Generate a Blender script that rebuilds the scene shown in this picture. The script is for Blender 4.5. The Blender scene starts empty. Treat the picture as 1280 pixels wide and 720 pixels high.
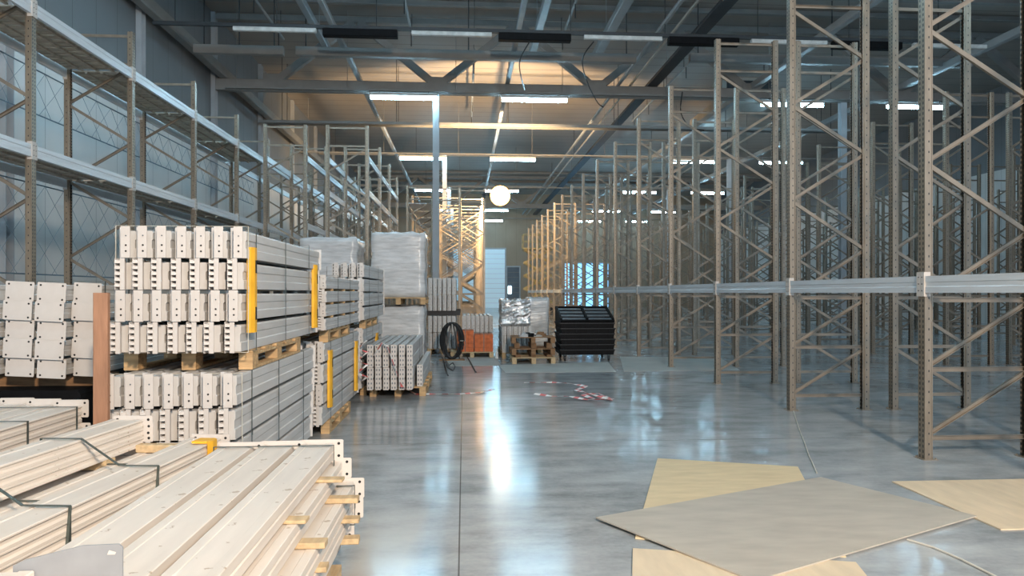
import bpy, math, random
from mathutils import Vector, Matrix
random.seed(7)
C = bpy.context.scene.collection
PI = math.pi
# ------------------------------------------------------------------ camera model (1280x720)
F_PX, CAM_H, YAW, HZ = 890.0, 1.6, math.atan(60/890.0), 366.0
SN, CS = math.sin(YAW), math.cos(YAW)
def at(px, py, z=0.0):
    """ground point (plane height z) seen at a pixel of the photo"""
    d = F_PX*(CAM_H-z)/(py-HZ)
    r = (px-640)/F_PX*d
    return (d*SN + r*CS, d*CS - r*SN)
def proj(X, Y, z):
    d = X*SN+Y*CS
    return 640+F_PX*(X*CS-Y*SN)/d, HZ-F_PX*(z-CAM_H)/d
# ------------------------------------------------------------------ materials
MATS = {}
def mat(name, col, rough=0.6, metal=0.0, var=0.12, scale=6.0, bump=0.0, stretch=(1,1,1), spec=0.5, col2=None):
    m = bpy.data.materials.new(name); m.use_nodes = True
    nt = m.node_tree; b = nt.nodes['Principled BSDF']
    tc = nt.nodes.new('ShaderNodeTexCoord'); mp = nt.nodes.new('ShaderNodeMapping')
    mp.inputs['Scale'].default_value = stretch
    nz = nt.nodes.new('ShaderNodeTexNoise'); nz.inputs['Scale'].default_value = scale; nz.inputs['Detail'].default_value = 4
    nt.links.new(tc.outputs['Object'], mp.inputs[0]); nt.links.new(mp.outputs[0], nz.inputs['Vector'])
    cr = nt.nodes.new('ShaderNodeValToRGB')
    lo = tuple(max(0, c*(1-var*1.6)) for c in col) if col2 is None else col2
    hi = tuple(min(1, c*(1+var)) for c in col)
    cr.color_ramp.elements[0].position = 0.3; cr.color_ramp.elements[1].position = 0.7
    cr.color_ramp.elements[0].color = (*lo, 1); cr.color_ramp.elements[1].color = (*hi, 1)
    nt.links.new(nz.outputs['Fac'], cr.inputs[0]); nt.links.new(cr.outputs[0], b.inputs['Base Color'])
    b.inputs['Roughness'].default_value = rough; b.inputs['Metallic'].default_value = metal
    b.inputs['Specular IOR Level'].default_value = spec
    if bump:
        bp = nt.nodes.new('ShaderNodeBump'); bp.inputs['Strength'].default_value = bump; bp.inputs['Distance'].default_value = 0.02
        nt.links.new(nz.outputs['Fac'], bp.inputs['Height']); nt.links.new(bp.outputs[0], b.inputs['Normal'])
    MATS[name] = m
    return m
def emis(name, col, strength):
    m = bpy.data.materials.new(name); m.use_nodes = True
    nt = m.node_tree; b = nt.nodes['Principled BSDF']
    b.inputs['Base Color'].default_value = (*col, 1)
    b.inputs['Emission Color'].default_value = (*col, 1); b.inputs['Emission Strength'].default_value = strength
    MATS[name] = m; return m
class N:                      # tiny node-math helper
    def __init__(s, nt): s.nt = nt
    def m(s, op, a, b=None):
        n = s.nt.nodes.new('ShaderNodeMath'); n.operation = op
        for i, v in enumerate((a, b)):
            if v is None: continue
            if isinstance(v, (int, float)): n.inputs[i].default_value = v
            else: s.nt.links.new(v, n.inputs[i])
        return n.outputs[0]
mat('beam_paint', (0.56, 0.545, 0.53), 0.42, 0.0, 0.05, 3.0, stretch=(4,1,4))
mat('plate_paint', (0.56, 0.52, 0.485), 0.5, 0.0, 0.04, 9.0)
mat('old_beam_paint', (0.68, 0.61, 0.54), 0.5, 0.0, 0.05, 3.0, stretch=(5,.8,5))
def specks(name, col, amount):
    m = MATS[name]; nt = m.node_tree; b = nt.nodes['Principled BSDF']; n = N(nt)
    tc = nt.nodes.new('ShaderNodeTexCoord')
    nz = nt.nodes.new('ShaderNodeTexNoise'); nz.inputs['Scale'].default_value = 22; nz.inputs['Detail'].default_value = 5
    nb = nt.nodes.new('ShaderNodeTexNoise'); nb.inputs['Scale'].default_value = 2.4
    nt.links.new(tc.outputs['Object'], nz.inputs['Vector']); nt.links.new(tc.outputs['Object'], nb.inputs['Vector'])
    k = n.m('MULTIPLY', n.m('GREATER_THAN', n.m('ADD', nz.outputs['Fac'], n.m('MULTIPLY', nb.outputs['Fac'], .35)), amount), .7)
    mx = nt.nodes.new('ShaderNodeMix'); mx.data_type = 'RGBA'; old = b.inputs['Base Color'].links[0].from_socket
    nt.links.new(k, mx.inputs[0]); nt.links.new(old, mx.inputs[6]); mx.inputs[7].default_value = (*col, 1)
    nt.links.new(mx.outputs[2], b.inputs['Base Color'])
specks('old_beam_paint', (.34, .24, .15), .875)
mat('zinc_beam', (0.66, 0.69, 0.72), 0.34, 0.15, 0.06, 4.0, stretch=(6,.5,6))
mat('hole_dark', (0.012, 0.012, 0.013), 0.9)
mat('slot_grey', (0.10, 0.12, 0.14), 0.45)
mat('strap_steel', (0.10, 0.12, 0.11), 0.4, 0.5)
mat('strap_plastic', (0.70, 0.66, 0.56), 0.5)
mat('yellow', (0.80, 0.42, 0.03), 0.45, 0, 0.08, 8)
mat('wood', (0.52, 0.34, 0.17), 0.75, 0, 0.2, 5, 0.3, (1, 6, 6))
mat('wood_pale', (0.52, 0.38, 0.22), 0.75, 0, 0.15, 5, 0.3, (6, 1, 6))
mat('wood_old', (0.25, 0.14, 0.07), 0.85, 0, 0.25, 5, 0.3, (1, 6, 6))
mat('board_brown', (0.33, 0.17, 0.10), 0.8, 0, 0.15, 4, 0.2, (6, 6, 1))
mat('ply_yellow', (0.68, 0.54, 0.33), 0.7, 0, 0.07, 3, 0.1, (1, 4, 1))
mat('ply_grey', (0.46, 0.415, 0.35), 0.65, 0, 0.08, 2.5, 0.1, (1, 3, 1))
mat('ply_pink', (0.70, 0.56, 0.39), 0.7, 0, 0.06, 3, 0.1, (4, 1, 1))
mat('pale_sheet', (0.46, 0.445, 0.41), 0.75, 0, 0.07, 2)
mat('black_plastic', (0.006, 0.006, 0.007), 0.6, 0, 0.2, 10, spec=.12)
mat('grey_plate', (0.27, 0.285, 0.305), 0.5, .1)  # darker grey than plate_paint, only for the stray beam's end plate
mat('black_rubber', (0.016, 0.016, 0.017), 0.55, 0, 0.2, 10)
mat('black_rail', (0.018, 0.02, 0.022), 0.4, 0, 0.15, 10, spec=.3)
mat('brick_orange', (0.60, 0.15, 0.05), 0.8, 0, 0.15, 12, 0.2)
mat('film', (0.56, 0.56, 0.56), 0.22, 0, 0.12, 4, 0.5, (1, 1, 5))
mat('film_crinkle', (0.58, 0.58, 0.57), 0.12, 0.6, 0.2, 18, 1.0)
mat('tape_red', (0.62, 0.14, 0.14), 0.5)
mat('tape_white', (0.80, 0.78, 0.76), 0.5)
mat('truss_paint', (0.27, 0.27, 0.26), 0.55, 0, 0.08, 2)
mat('strut_paint', (0.36, 0.38, 0.39), 0.5, 0, 0.08, 2)
mat('dark_steel', (0.05, 0.055, 0.06), 0.5, 0.3, 0.1, 3)
mat('column_paint', (0.40, 0.42, 0.44), 0.5, 0, 0.06, 2)
mat('lamp_housing', (0.62, 0.62, 0.60), 0.4)
mat('duct_metal', (0.50, 0.47, 0.42), 0.45, 0.3, 0.08, 3)
mat('deck_wood', (0.52, 0.43, 0.34), 0.7, 0, 0.2, 2, 0.0, (1, 6, 1))
mat('net_wire', (0.16, 0.24, 0.30), 0.5)
mat('cord', (0.62, 0.58, 0.50), 0.7)
mat('lift_yellow', (0.62, 0.46, 0.20), 0.5)
mat('door_white', (0.62, 0.66, 0.68), 0.6, 0, 0.04, 1)
mat('door_dark', (0.10, 0.13, 0.16), 0.5, 0, 0.1, 1)
emis('tube_glow', (0.44, 0.78, 1.0), 52.0)
emis('flood_glow', (1.0, 0.56, 0.13), 12.0)
emis('daylight', (0.22, 0.60, 1.0), 1.5)
emis('panel_light', (0.55, 0.74, 0.85), 0.22)
emis('spark', (0.6, 0.9, 1.0), 8.0)

# perforated galvanised upright: rows of punched holes from object coordinates
def perforated():
    m = mat('zinc_upright', (0.31, 0.25, 0.188), 0.36, 0.6, 0.12, 5.0, stretch=(4, 4, .7))
    nt = m.node_tree; b = nt.nodes['Principled BSDF']; n = N(nt)
    tc = nt.nodes.new('ShaderNodeTexCoord'); sp = nt.nodes.new('ShaderNodeSeparateXYZ')
    nt.links.new(tc.outputs['Object'], sp.inputs[0])
    x, y, z = sp.outputs
    fz = n.m('ABSOLUTE', n.m('SUBTRACT', n.m('FRACT', n.m('MULTIPLY', z, 20.0)), 0.5))
    fz2 = n.m('ABSOLUTE', n.m('SUBTRACT', n.m('FRACT', n.m('MULTIPLY', z, 10.0)), 0.5))
    a = n.m('MULTIPLY', n.m('LESS_THAN', fz, 0.27), n.m('LESS_THAN', n.m('ABSOLUTE', n.m('SUBTRACT', n.m('ABSOLUTE', y), 0.024)), 0.008))
    c = n.m('MULTIPLY', n.m('LESS_THAN', fz2, 0.10), n.m('LESS_THAN', n.m('ABSOLUTE', n.m('ADD', x, 0.004)), 0.006))
    mask = n.m('MAXIMUM', a, c)
    mx = nt.nodes.new('ShaderNodeMix'); mx.data_type = 'RGBA'
    old = b.inputs['Base Color'].links[0].from_socket
    nt.links.new(mask, mx.inputs[0]); nt.links.new(old, mx.inputs[6]); mx.inputs[7].default_value = (0.02, 0.02, 0.02, 1)
    nt.links.new(mx.outputs[2], b.inputs['Base Color'])
    nt.links.new(n.m('MULTIPLY', n.m('SUBTRACT', 1.0, mask), 0.6), b.inputs['Metallic'])
perforated()
mat('zinc_brace', (0.28, 0.235, 0.185), 0.42, 0.5, 0.12, 5.0)

def panel_mat(name, col, pitch, axis, groove, rough=0.6, horiz=0.0):
    """flat cladding with fine joints every `pitch` metres"""
    m = mat(name, col, rough, 0, 0.05, 0.6)
    nt = m.node_tree; b = nt.nodes['Principled BSDF']; n = N(nt)
    tc = nt.nodes.new('ShaderNodeTexCoord'); sp = nt.nodes.new('ShaderNodeSeparateXYZ'); nt.links.new(tc.outputs['Object'], sp.inputs[0])
    f = n.m('FRACT', n.m('DIVIDE', sp.outputs[axis], pitch))
    mask = n.m('LESS_THAN', f, groove)
    if horiz: mask = n.m('MAXIMUM', mask, n.m('LESS_THAN', n.m('FRACT', n.m('DIVIDE', sp.outputs[2], horiz)), 0.012))
    mx = nt.nodes.new('ShaderNodeMix'); mx.data_type = 'RGBA'
    old = b.inputs['Base Color'].links[0].from_socket
    nt.links.new(n.m('MULTIPLY', mask, 0.55), mx.inputs[0]); nt.links.new(old, mx.inputs[6]); mx.inputs[7].default_value = (col[0]*.3, col[1]*.3, col[2]*.3, 1)
    nt.links.new(mx.outputs[2], b.inputs['Base Color'])
    return m
panel_mat('wall_panel', (0.74, 0.73, 0.71), 1.1, 1, 0.02)
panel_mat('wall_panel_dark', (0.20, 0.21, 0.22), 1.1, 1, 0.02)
panel_mat('wall_panel_far', (0.36, 0.27, 0.19), 1.1, 0, 0.02)
panel_mat('roof_deck', (0.38, 0.345, 0.31), 1.0, 1, 0.06)

def floor_mat():
    m = bpy.data.materials.new('concrete'); m.use_nodes = True; MATS['concrete'] = m
    nt = m.node_tree; b = nt.nodes['Principled BSDF']; n = N(nt)
    tc = nt.nodes.new('ShaderNodeTexCoord'); sp = nt.nodes.new('ShaderNodeSeparateXYZ'); nt.links.new(tc.outputs['Object'], sp.inputs[0])
    def noise(scale, stretch, det=6, rough=.6):
        mp = nt.nodes.new('ShaderNodeMapping'); mp.inputs['Scale'].default_value = stretch
        nz = nt.nodes.new('ShaderNodeTexNoise'); nz.inputs['Scale'].default_value = scale; nz.inputs['Detail'].default_value = det; nz.inputs['Roughness'].default_value = rough
        nt.links.new(tc.outputs['Object'], mp.inputs[0]); nt.links.new(mp.outputs[0], nz.inputs['Vector']); return nz.outputs['Fac']
    big = noise(0.55, (1.0, 1.3, 1)); mid = noise(2.2, (.8, 2.0, 1)); fine = noise(26, (1, 1, 1))
    s = n.m('ADD', n.m('MULTIPLY', big, .5), n.m('ADD', n.m('MULTIPLY', mid, .38), n.m('MULTIPLY', fine, .12)))
    cr = nt.nodes.new('ShaderNodeValToRGB'); e = cr.color_ramp.elements
    e[0].position = .36; e[0].color = (.19, .21, .22, 1); e[1].position = .66; e[1].color = (.52, .535, .54, 1)
    k = e.new(.5); k.color = (.36, .38, .39, 1)
    nt.links.new(s, cr.inputs[0])
    # saw-cut joints
    jx = n.m('LESS_THAN', n.m('ABSOLUTE', n.m('ADD', sp.outputs[0], 0.03)), 0.005)
    jy = n.m('LESS_THAN', n.m('ABSOLUTE', n.m('SUBTRACT', n.m('FRACT', n.m('DIVIDE', n.m('ADD', sp.outputs[1], 1.4), 6.0)), .5)), 0.0007)
    jx2 = n.m('LESS_THAN', n.m('ABSOLUTE', n.m('SUBTRACT', sp.outputs[0], 8.8)), 0.005)
    j = n.m('MAXIMUM', jx, n.m('MAXIMUM', jy, jx2))
    mx = nt.nodes.new('ShaderNodeMix'); mx.data_type = 'RGBA'
    nt.links.new(n.m('MULTIPLY', j, .8), mx.inputs[0]); nt.links.new(cr.outputs[0], mx.inputs[6]); mx.inputs[7].default_value = (.05, .05, .05, 1)
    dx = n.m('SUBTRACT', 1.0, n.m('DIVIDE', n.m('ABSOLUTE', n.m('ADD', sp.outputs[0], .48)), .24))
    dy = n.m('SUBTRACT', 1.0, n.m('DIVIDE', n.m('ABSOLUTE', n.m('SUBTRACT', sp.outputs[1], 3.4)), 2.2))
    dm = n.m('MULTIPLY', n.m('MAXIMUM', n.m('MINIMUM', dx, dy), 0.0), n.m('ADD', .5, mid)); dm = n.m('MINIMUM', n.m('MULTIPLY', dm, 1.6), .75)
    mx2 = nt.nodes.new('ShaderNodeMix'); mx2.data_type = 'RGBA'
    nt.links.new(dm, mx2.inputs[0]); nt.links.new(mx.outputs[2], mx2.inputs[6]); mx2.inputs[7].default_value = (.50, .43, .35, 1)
    nt.links.new(mx2.outputs[2], b.inputs['Base Color'])
    r = n.m('ADD', .05, n.m('MULTIPLY', n.m('ADD', n.m('MULTIPLY', mid, .6), n.m('MULTIPLY', big, .4)), .20))
    nt.links.new(r, b.inputs['Roughness']); b.inputs['Specular IOR Level'].default_value = .24
    bp = nt.nodes.new('ShaderNodeBump'); bp.inputs['Strength'].default_value = .05; bp.inputs['Distance'].default_value = .01
    nt.links.new(mid, bp.inputs['Height']); nt.links.new(bp.outputs[0], b.inputs['Normal'])
floor_mat()

# ------------------------------------------------------------------ mesh builder
class MB:
    def __init__(s): s.v = []; s.f = []; s.mi = []; s.mats = []
    def _m(s, m):
        if m not in s.mats: s.mats.append(m)
        return s.mats.index(m)
    def add(s, vs, fs, m, M=None):
        o = len(s.v); k = s._m(m)
        s.v += [tuple(M @ Vector(p)) if M else tuple(p) for p in vs]
        s.f += [tuple(i+o for i in f) for f in fs]; s.mi += [k]*len(fs)
        return s
    def box(s, x0, x1, y0, y1, z0, z1, m, M=None, ch=0.0):
        """box, with chamfered long edges when ch > 0"""
        if ch <= 0:
            v = [(x0,y0,z0),(x1,y0,z0),(x1,y1,z0),(x0,y1,z0),(x0,y0,z1),(x1,y0,z1),(x1,y1,z1),(x0,y1,z1)]
            return s.add(v, [(0,3,2,1),(4,5,6,7),(0,1,5,4),(1,2,6,5),(2,3,7,6),(3,0,4,7)], m, M)
        dx, dy, dz = x1-x0, y1-y0, z1-z0
        if dy >= dx and dy >= dz:
            pr = [(x0+ch,z0),(x1-ch,z0),(x1,z0+ch),(x1,z1-ch),(x1-ch,z1),(x0+ch,z1),(x0,z1-ch),(x0,z0+ch)]
            return s.prism([(p[0], p[1]) for p in pr], 'y', y0, y1, m, M)
        if dx >= dz:
            pr = [(y0+ch,z0),(y1-ch,z0),(y1,z0+ch),(y1,z1-ch),(y1-ch,z1),(y0+ch,z1),(y0,z1-ch),(y0,z0+ch)]
            return s.prism(pr, 'x', x0, x1, m, M)
        pr = [(x0+ch,y0),(x1-ch,y0),(x1,y0+ch),(x1,y1-ch),(x1-ch,y1),(x0+ch,y1),(x0,y1-ch),(x0,y0+ch)]
        return s.prism(pr, 'z', z0, z1, m, M)
    def prism(s, pr, ax, a, b, m, M=None):
        n = len(pr)
        def p3(p, t): return (p[0], t, p[1]) if ax == 'y' else ((t, p[0], p[1]) if ax == 'x' else (p[0], p[1], t))
        v = [p3(p, a) for p in pr]+[p3(p, b) for p in pr]
        f = [(i, (i+1) % n, n+(i+1) % n, n+i) for i in range(n)]
        f += [tuple(range(n))[::-1], tuple(range(n, 2*n))]
        return s.add(v, f, m, M)
    def bar(s, p, q, w, h, m):
        """rectangular bar between two points"""
        p, q = Vector(p), Vector(q); d = q-p; L = d.length
        return s.box(-w/2, w/2, 0, L, -h/2, h/2, m, barM(p, q))
    def tube(s, pts, r, m, n=8, closed=False):
        pts = [Vector(p) for p in pts]; k = len(pts); vs = []
        for i, p in enumerate(pts):
            t = (pts[(i+1) % k]-pts[i-1]) if closed else (pts[min(i+1, k-1)]-pts[max(i-1, 0)])
            t.normalize(); up = Vector((0,0,1)) if abs(t.z) < .9 else Vector((1,0,0))
            a = t.cross(up).normalized(); b = t.cross(a)
            vs += [p+a*math.cos(2*PI*j/n)*r+b*math.sin(2*PI*j/n)*r for j in range(n)]
        fs = []
        for i in range(k if closed else k-1):
            i2 = (i+1) % k
            fs += [(i*n+j, i*n+(j+1) % n, i2*n+(j+1) % n, i2*n+j) for j in range(n)]
        if not closed: fs += [tuple(range(n))[::-1], tuple(range((k-1)*n, k*n))]
        return s.add(vs, fs, m)
    def disc(s, c, r, m, n=8, axis='y', t=0.0015):
        """thin round plug (axis y: faces -y)"""
        pr = [(math.cos(2*PI*i/n)*r, math.sin(2*PI*i/n)*r) for i in range(n)]
        if axis == 'y': return s.prism([(c[0]+a, c[2]+b) for a, b in pr], 'y', c[1]-t, c[1]+t, m)
        if axis == 'x': return s.prism([(c[1]+a, c[2]+b) for a, b in pr], 'x', c[0]-t, c[0]+t, m)
        return s.prism([(c[0]+a, c[1]+b) for a, b in pr], 'z', c[2]-t, c[2]+t, m)
    def mesh(s, name):
        me = bpy.data.meshes.new(name); me.from_pydata([tuple(p) for p in s.v], [], s.f)
        for m in s.mats: me.materials.append(MATS[m])
        me.polygons.foreach_set('material_index', s.mi); me.update()
        import bmesh
        bm = bmesh.new(); bm.from_mesh(me); bmesh.ops.recalc_face_normals(bm, faces=bm.faces); bm.to_mesh(me); bm.free()
        return me
def barM(p, q):
    p, q = Vector(p), Vector(q); d = (q-p).normalized()
    up = Vector((0,0,1)) if abs(d.z) < .99 else Vector((1,0,0))
    x = d.cross(up).normalized(); z = x.cross(d)
    M = Matrix((x, d, z)).transposed().to_4x4(); M.translation = p
    return M
def ob(name, me, parent=None, loc=(0,0,0), rot=(0,0,0), label=None, cat=None, group=None, kind=None):
    if isinstance(me, MB): me = me.mesh(name)
    o = bpy.data.objects.new(name, me); C.objects.link(o)
    o.location = loc; o.rotation_euler = rot
    if parent: o.parent = parent
    tag(o, label, cat, group, kind); return o
def tag(o, label=None, cat=None, group=None, kind=None):
    if label and cat and not kind: kind = 'thing'
    for k, v in (('label', label), ('category', cat), ('group', group), ('kind', kind)):
        if v: o[k] = v
def thing(name, loc, label, cat, group=None, rotz=0.0):
    return ob(name, None, None, loc, (0,0,rotz), label, cat, group)
def copy_tree(o, parent=None):
    c = o.copy(); C.objects.link(c); c.parent = parent
    for ch in list(o.children): copy_tree(ch, c)
    return c
def place(proto, used, loc, rotz, label, cat, group=None):
    o = copy_tree(proto) if used else proto
    o.location = loc; o.rotation_euler = (0, 0, rotz)
    for k in ('label', 'category', 'group'):
        if k in o: del o[k]
    tag(o, label, cat, group); return o
ORD = ['nearest', 'second', 'third', 'fourth', 'fifth', 'sixth', 'seventh', 'eighth', 'ninth', 'tenth', 'eleventh', 'twelfth']

# ------------------------------------------------------------------ the shell
XL, XR, YF, YB, ZC = -9.3, 27.0, 75.0, -14.0, 12.0
ob('floor', MB().box(XL, XR, YB, YF, -.2, 0, 'concrete'), kind='structure')
truss_extra = 3.0
ob('ceiling', MB().box(XL, XR, YB, YF, ZC, ZC+.2, 'roof_deck'), kind='structure')
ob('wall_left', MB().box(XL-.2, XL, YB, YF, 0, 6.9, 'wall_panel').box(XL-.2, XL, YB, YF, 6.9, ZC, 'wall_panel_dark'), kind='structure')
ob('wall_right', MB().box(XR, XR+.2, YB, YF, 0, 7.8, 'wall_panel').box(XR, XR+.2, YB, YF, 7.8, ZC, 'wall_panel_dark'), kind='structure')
ob('wall_far', MB().box(XL, XR, YF, YF+.2, 0, ZC, 'wall_panel_far'), kind='structure')
def roll_door(name, x0, x1, h, m, slat=.5, y=YF):
    b = MB()
    n = max(2, int(h/slat))
    for i in range(n):
        b.box(x0, x1, y-.05, y-.005, i*h/n+.01, (i+1)*h/n-.01, m)
    o = ob(name, b, kind='structure')
    fb = MB()
    fb.box(x0-.14, x0, y-.12, y-.002, 0, h+.14, 'column_paint').box(x1, x1+.14, y-.12, y-.002, 0, h+.14, 'column_paint').box(x0, x1, y-.12, y-.002, h, h+.14, 'column_paint')
    ob('door_frame', fb, o)
    return o
d_ = YF*.998
def xat(px, Y):      # X of a pixel column on the plane Y
    t = (px-640)/F_PX; return Y*(SN+t*CS)/(CS-t*SN)
roll_door('door_1', xat(557, YF), xat(631, YF), 6.2, 'panel_light', .5)
roll_door('door_2', xat(704, YF), xat(760, YF), 4.7, 'daylight', .7)
roll_door('door_3', xat(634, YF), xat(649, YF), 4.3, 'door_dark', .5)
ob('window_1', MB().box(xat(635, YF), xat(639, YF), YF-.11, YF-.06, 1.5, 2.3, 'spark'), kind='structure')
roll_door('door_4', xat(900, YF), xat(925, YF), 3.2, 'daylight', .7)
# columns of the left wall + the inner columns
colm = MB()
for z in (0,): colm.box(-.12, .12, -.12, -.10, 0, 9.1, 'column_paint').box(-.12, .12, .10, .12, 0, 9.1, 'column_paint').box(-.006, .006, -.10, .10, 0, 9.1, 'column_paint')
base = MB().box(-.2, .2, -.2, .2, 0, .025, 'dark_steel')
for a in (-.15, .15):
    for c in (-.15, .15): base.tube([(a, c, .02), (a, c, .07)], .014, 'dark_steel', 6)
colproto = thing('steel_column', (0,0,0), 'x', 'column'); ob('shaft', colm, colproto, (0,0,.025)); ob('base_plate', base, colproto)
TR_Y = [27.0, 39.0, 51.0, 63.0]
i = 0
for k, y in enumerate(TR_Y):
    place(colproto, i > 0, (-1.06, y+.15, 0), 0, ('tall grey steel column standing left of the yellow floodlight, nearest to camera' if k == 0 else
          'grey steel column behind the nearest one, among the racks, %s in its line' % ORD[k]), 'column'); i += 1
    place(colproto, True, (14.9, y+.15, 0), 0, 'grey steel column on the right among the racks on the %s column line' % ORD[k], 'column')
wc = MB().box(-.02, .14, -.14, -.12, 0, ZC-.06, 'column_paint').box(-.02, .14, .12, .14, 0, ZC-.06, 'column_paint').box(-.02, 0, -.12, .12, 0, ZC-.06, 'column_paint')
wcm = wc.mesh('wall_column')
for k, y in enumerate([3, 9, 15, 21, 27, 33, 39, 45, 51, 57, 63, 69]):
    ob('trim_%d' % (k+1), wcm, None, (XL+.03, y, 0), kind='structure')

# ------------------------------------------------------------------ roof steel
def truss(y, label):
    t = thing('roof_truss', (XL+.18, y, 9.1), label, 'roof truss', 'roof trusses across the hall')
    W = XR-XL-.2; x_off = -(XL+.18)
    ob('bottom_chord', MB().box(0, W, -.15, .15, -.02, .40, 'truss_paint', ch=.02), t)
    ob('top_chord', MB().box(0, W, -.1, .1, 2.6, 2.82, 'truss_paint', ch=.02), t)
    nodes = [-1.0+6.05*i for i in range(-2, 6)]
    for nx in nodes:
        for sx in (-1, 1):
            tx = nx+sx*3.02
            a, b = nx+x_off+sx*.12, tx+x_off-sx*.1
            if a < 0 or a > W or b < 0 or b > W: continue
            ob('diagonal', MB().bar((a, 0, .38), (b, 0, 2.62), .24, .26, 'truss_paint'), t)
        if 0.2 < nx+x_off < W-.2: ob('gusset_plate', MB().box(nx+x_off-.35, nx+x_off+.35, -.165, -.152, .05, .6, 'truss_paint'), t)
    return t
for k, y in enumerate([15.0, 27.0, 63.0, truss_extra]):
    truss(y, ['grey lattice truss above the camera, just beyond the top of the view', 'nearest grey lattice roof truss carrying the biggest lit tube lamps', 'farthest grey lattice roof truss by the end wall', 'grey lattice truss directly over the camera, out of view'][k])
pur = MB().box(XL+.05, XR-.05, -.06, .06, 11.84, 11.995, 'truss_paint', ch=.01).box(XL+.05, XR-.05, -.14, .06, 11.80, 11.84, 'truss_paint').mesh('purlin')
pi = 0
for y in [18, 20, 22, 24, 25.5, 61, 66, 70]:
    ob('purlin', pur, None, (0, y, 0), (0,0,0), 'long thin grey purlin under the roof deck near one of the trusses', 'purlin', 'roof purlins'); pi += 1
def longit(name, x, z, w, h, y0, y1, m, label, cat):
    b = MB().box(-w/2, w/2, 0, y1-y0, 0, h, m, ch=min(w, h)*.1)
    yy = 1.0
    while z > 9.9 and yy < y1-y0:                   # hangers up to the purlins
        b.tube([(0, yy, h-.01), (0, yy, 11.78-z)], .012, m, 5); yy += 4.0
    return ob(name, b, None, (x, y0, z), (0,0,0), label, cat)
longit('bracing_strut', -3.9, 9.505, .16, .16, 10, 72, 'strut_paint', 'long grey strut running to the end wall, left of the steel column', 'strut')
longit('bracing_strut', 1.65, 9.505, .16, .16, 10, 72, 'strut_paint', 'long strut lit yellow from below, running straight over the floodlight', 'strut')
longit('bracing_strut', -4.85, 10.2, .22, .22, 15.3, 26.6, 'strut_paint', 'short blue-grey strut at the top edge left of centre', 'strut')
longit('bracing_strut', 2.5, 10.3, .24, .24, 15.3, 26.6, 'strut_paint', 'short blue-grey strut at the top edge just right of centre', 'strut')
longit('bracing_strut', 4.9, 10.3, .32, .24, 15.3, 26.6, 'strut_paint', 'broad blue-grey strut at the top edge above the right aisle racks', 'strut')
longit('cable_tray', 7.2, 9.505, .42, .12, 8, 72, 'dark_steel', 'dark cable tray hung under the roof above the right racks', 'cable tray')
longit('conduit_pipe', 5.9, 9.505, .10, .10, 8, 72, 'strut_paint', 'thin straight pipe hung beside the dark cable tray', 'pipe')
longit('conduit_pipe', 6.35, 9.505, .07, .07, 8, 72, 'duct_metal', 'thinner pipe hung between the cable tray and the other pipe', 'pipe')
longit('eave_beam', XL+.45, 9.505, .3, .35, 8, 72, 'truss_paint', 'heavy grey eave beam running along the top of the left wall', 'beam')
longit('bracing_strut', 11.2, 9.505, .24, .24, 8, 72, 'strut_paint', 'grey strut along the roof above the third right rack row', 'strut')
longit('bracing_strut', 17.0, 9.505, .24, .24, 8, 72, 'strut_paint', 'grey strut along the roof far to the right', 'strut')
def sprinkler(x, z, y0, y1, lab):
    t = thing('sprinkler_pipe', (x, y0, z), lab, 'pipe')
    ob('pipe', MB().tube([(0, 0, 0), (0, y1-y0, 0)], .045, 'strut_paint', 8), t)
    yy = 1.5
    while yy < y1-y0:
        ob('drop', MB().tube([(0, yy, -.02), (0, yy, -.45), (0, yy, -.5)], .018, 'dark_steel', 6), t)
        ob('hanger', MB().tube([(0, yy+.3, .02), (0, yy+.3, 11.79-z)], .012, 'dark_steel', 5), t)
        yy += 3.0
sprinkler(-1.9, 11.0, 15.4, 26.6, 'sprinkler pipe high under the roof left of the steel column')
sprinkler(3.6, 11.0, 15.4, 26.6, 'sprinkler pipe high under the roof between the two blue-grey struts')
sprinkler(-6.6, 10.9, 15.4, 26.6, 'sprinkler pipe high under the roof over the left racks')
sprinkler(9.2, 11.0, 27.5, 38.5, 'sprinkler pipe high under the roof over the right racks')
sprinkler(.4, 11.0, 27.5, 38.5, 'sprinkler pipe beyond the nearest truss, above the lit aisle lamp')
def cross_rail(x0, x1, y, z, lab):
    t = thing('cross_rail', ((x0+x1)/2, y, z), lab, 'rail'); w = (x1-x0)/2
    ob('rail', MB().box(-w, w, -.12, .12, 0, .28, 'truss_paint', ch=.02), t)
    for q in (-w+.3, 0, w-.3): ob('hanger', MB().tube([(q, 0, .27), (q, 0, 11.98-z)], .02, 'dark_steel', 5), t)
cross_rail(-5.4, 5.7, 23.4, 9.25, 'broad grey rail hung just in front of the nearest truss, centre')
cross_rail(-8.6, -5.8, 23.4, 9.25, 'short grey rail hung in front of the nearest truss at left')
cross_rail(7.8, 18, 24.2, 9.6, 'long grey rail hung in front of the nearest truss at right')
for y, z, lab in ((32.0, 9.1, 'just beyond the nearest truss'), (32.9, 9.2, 'second thin one beyond the nearest truss'), (45.0, 10.2, 'high behind the second row of lamps'), (56.5, 10.0, 'far down the hall before the last truss')):
    t = thing('cross_rail', (2.0, y, z), 'thin grey rail under the roof, '+lab, 'rail')
    ob('rail', MB().box(-11.0, 16, -.05, .05, 0, .11, 'truss_paint'), t)
    for q in range(-10, 16, 5): ob('hanger', MB().tube([(q, 0, .10), (q, 0, 11.98-z)], .014, 'dark_steel', 5), t)
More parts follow.
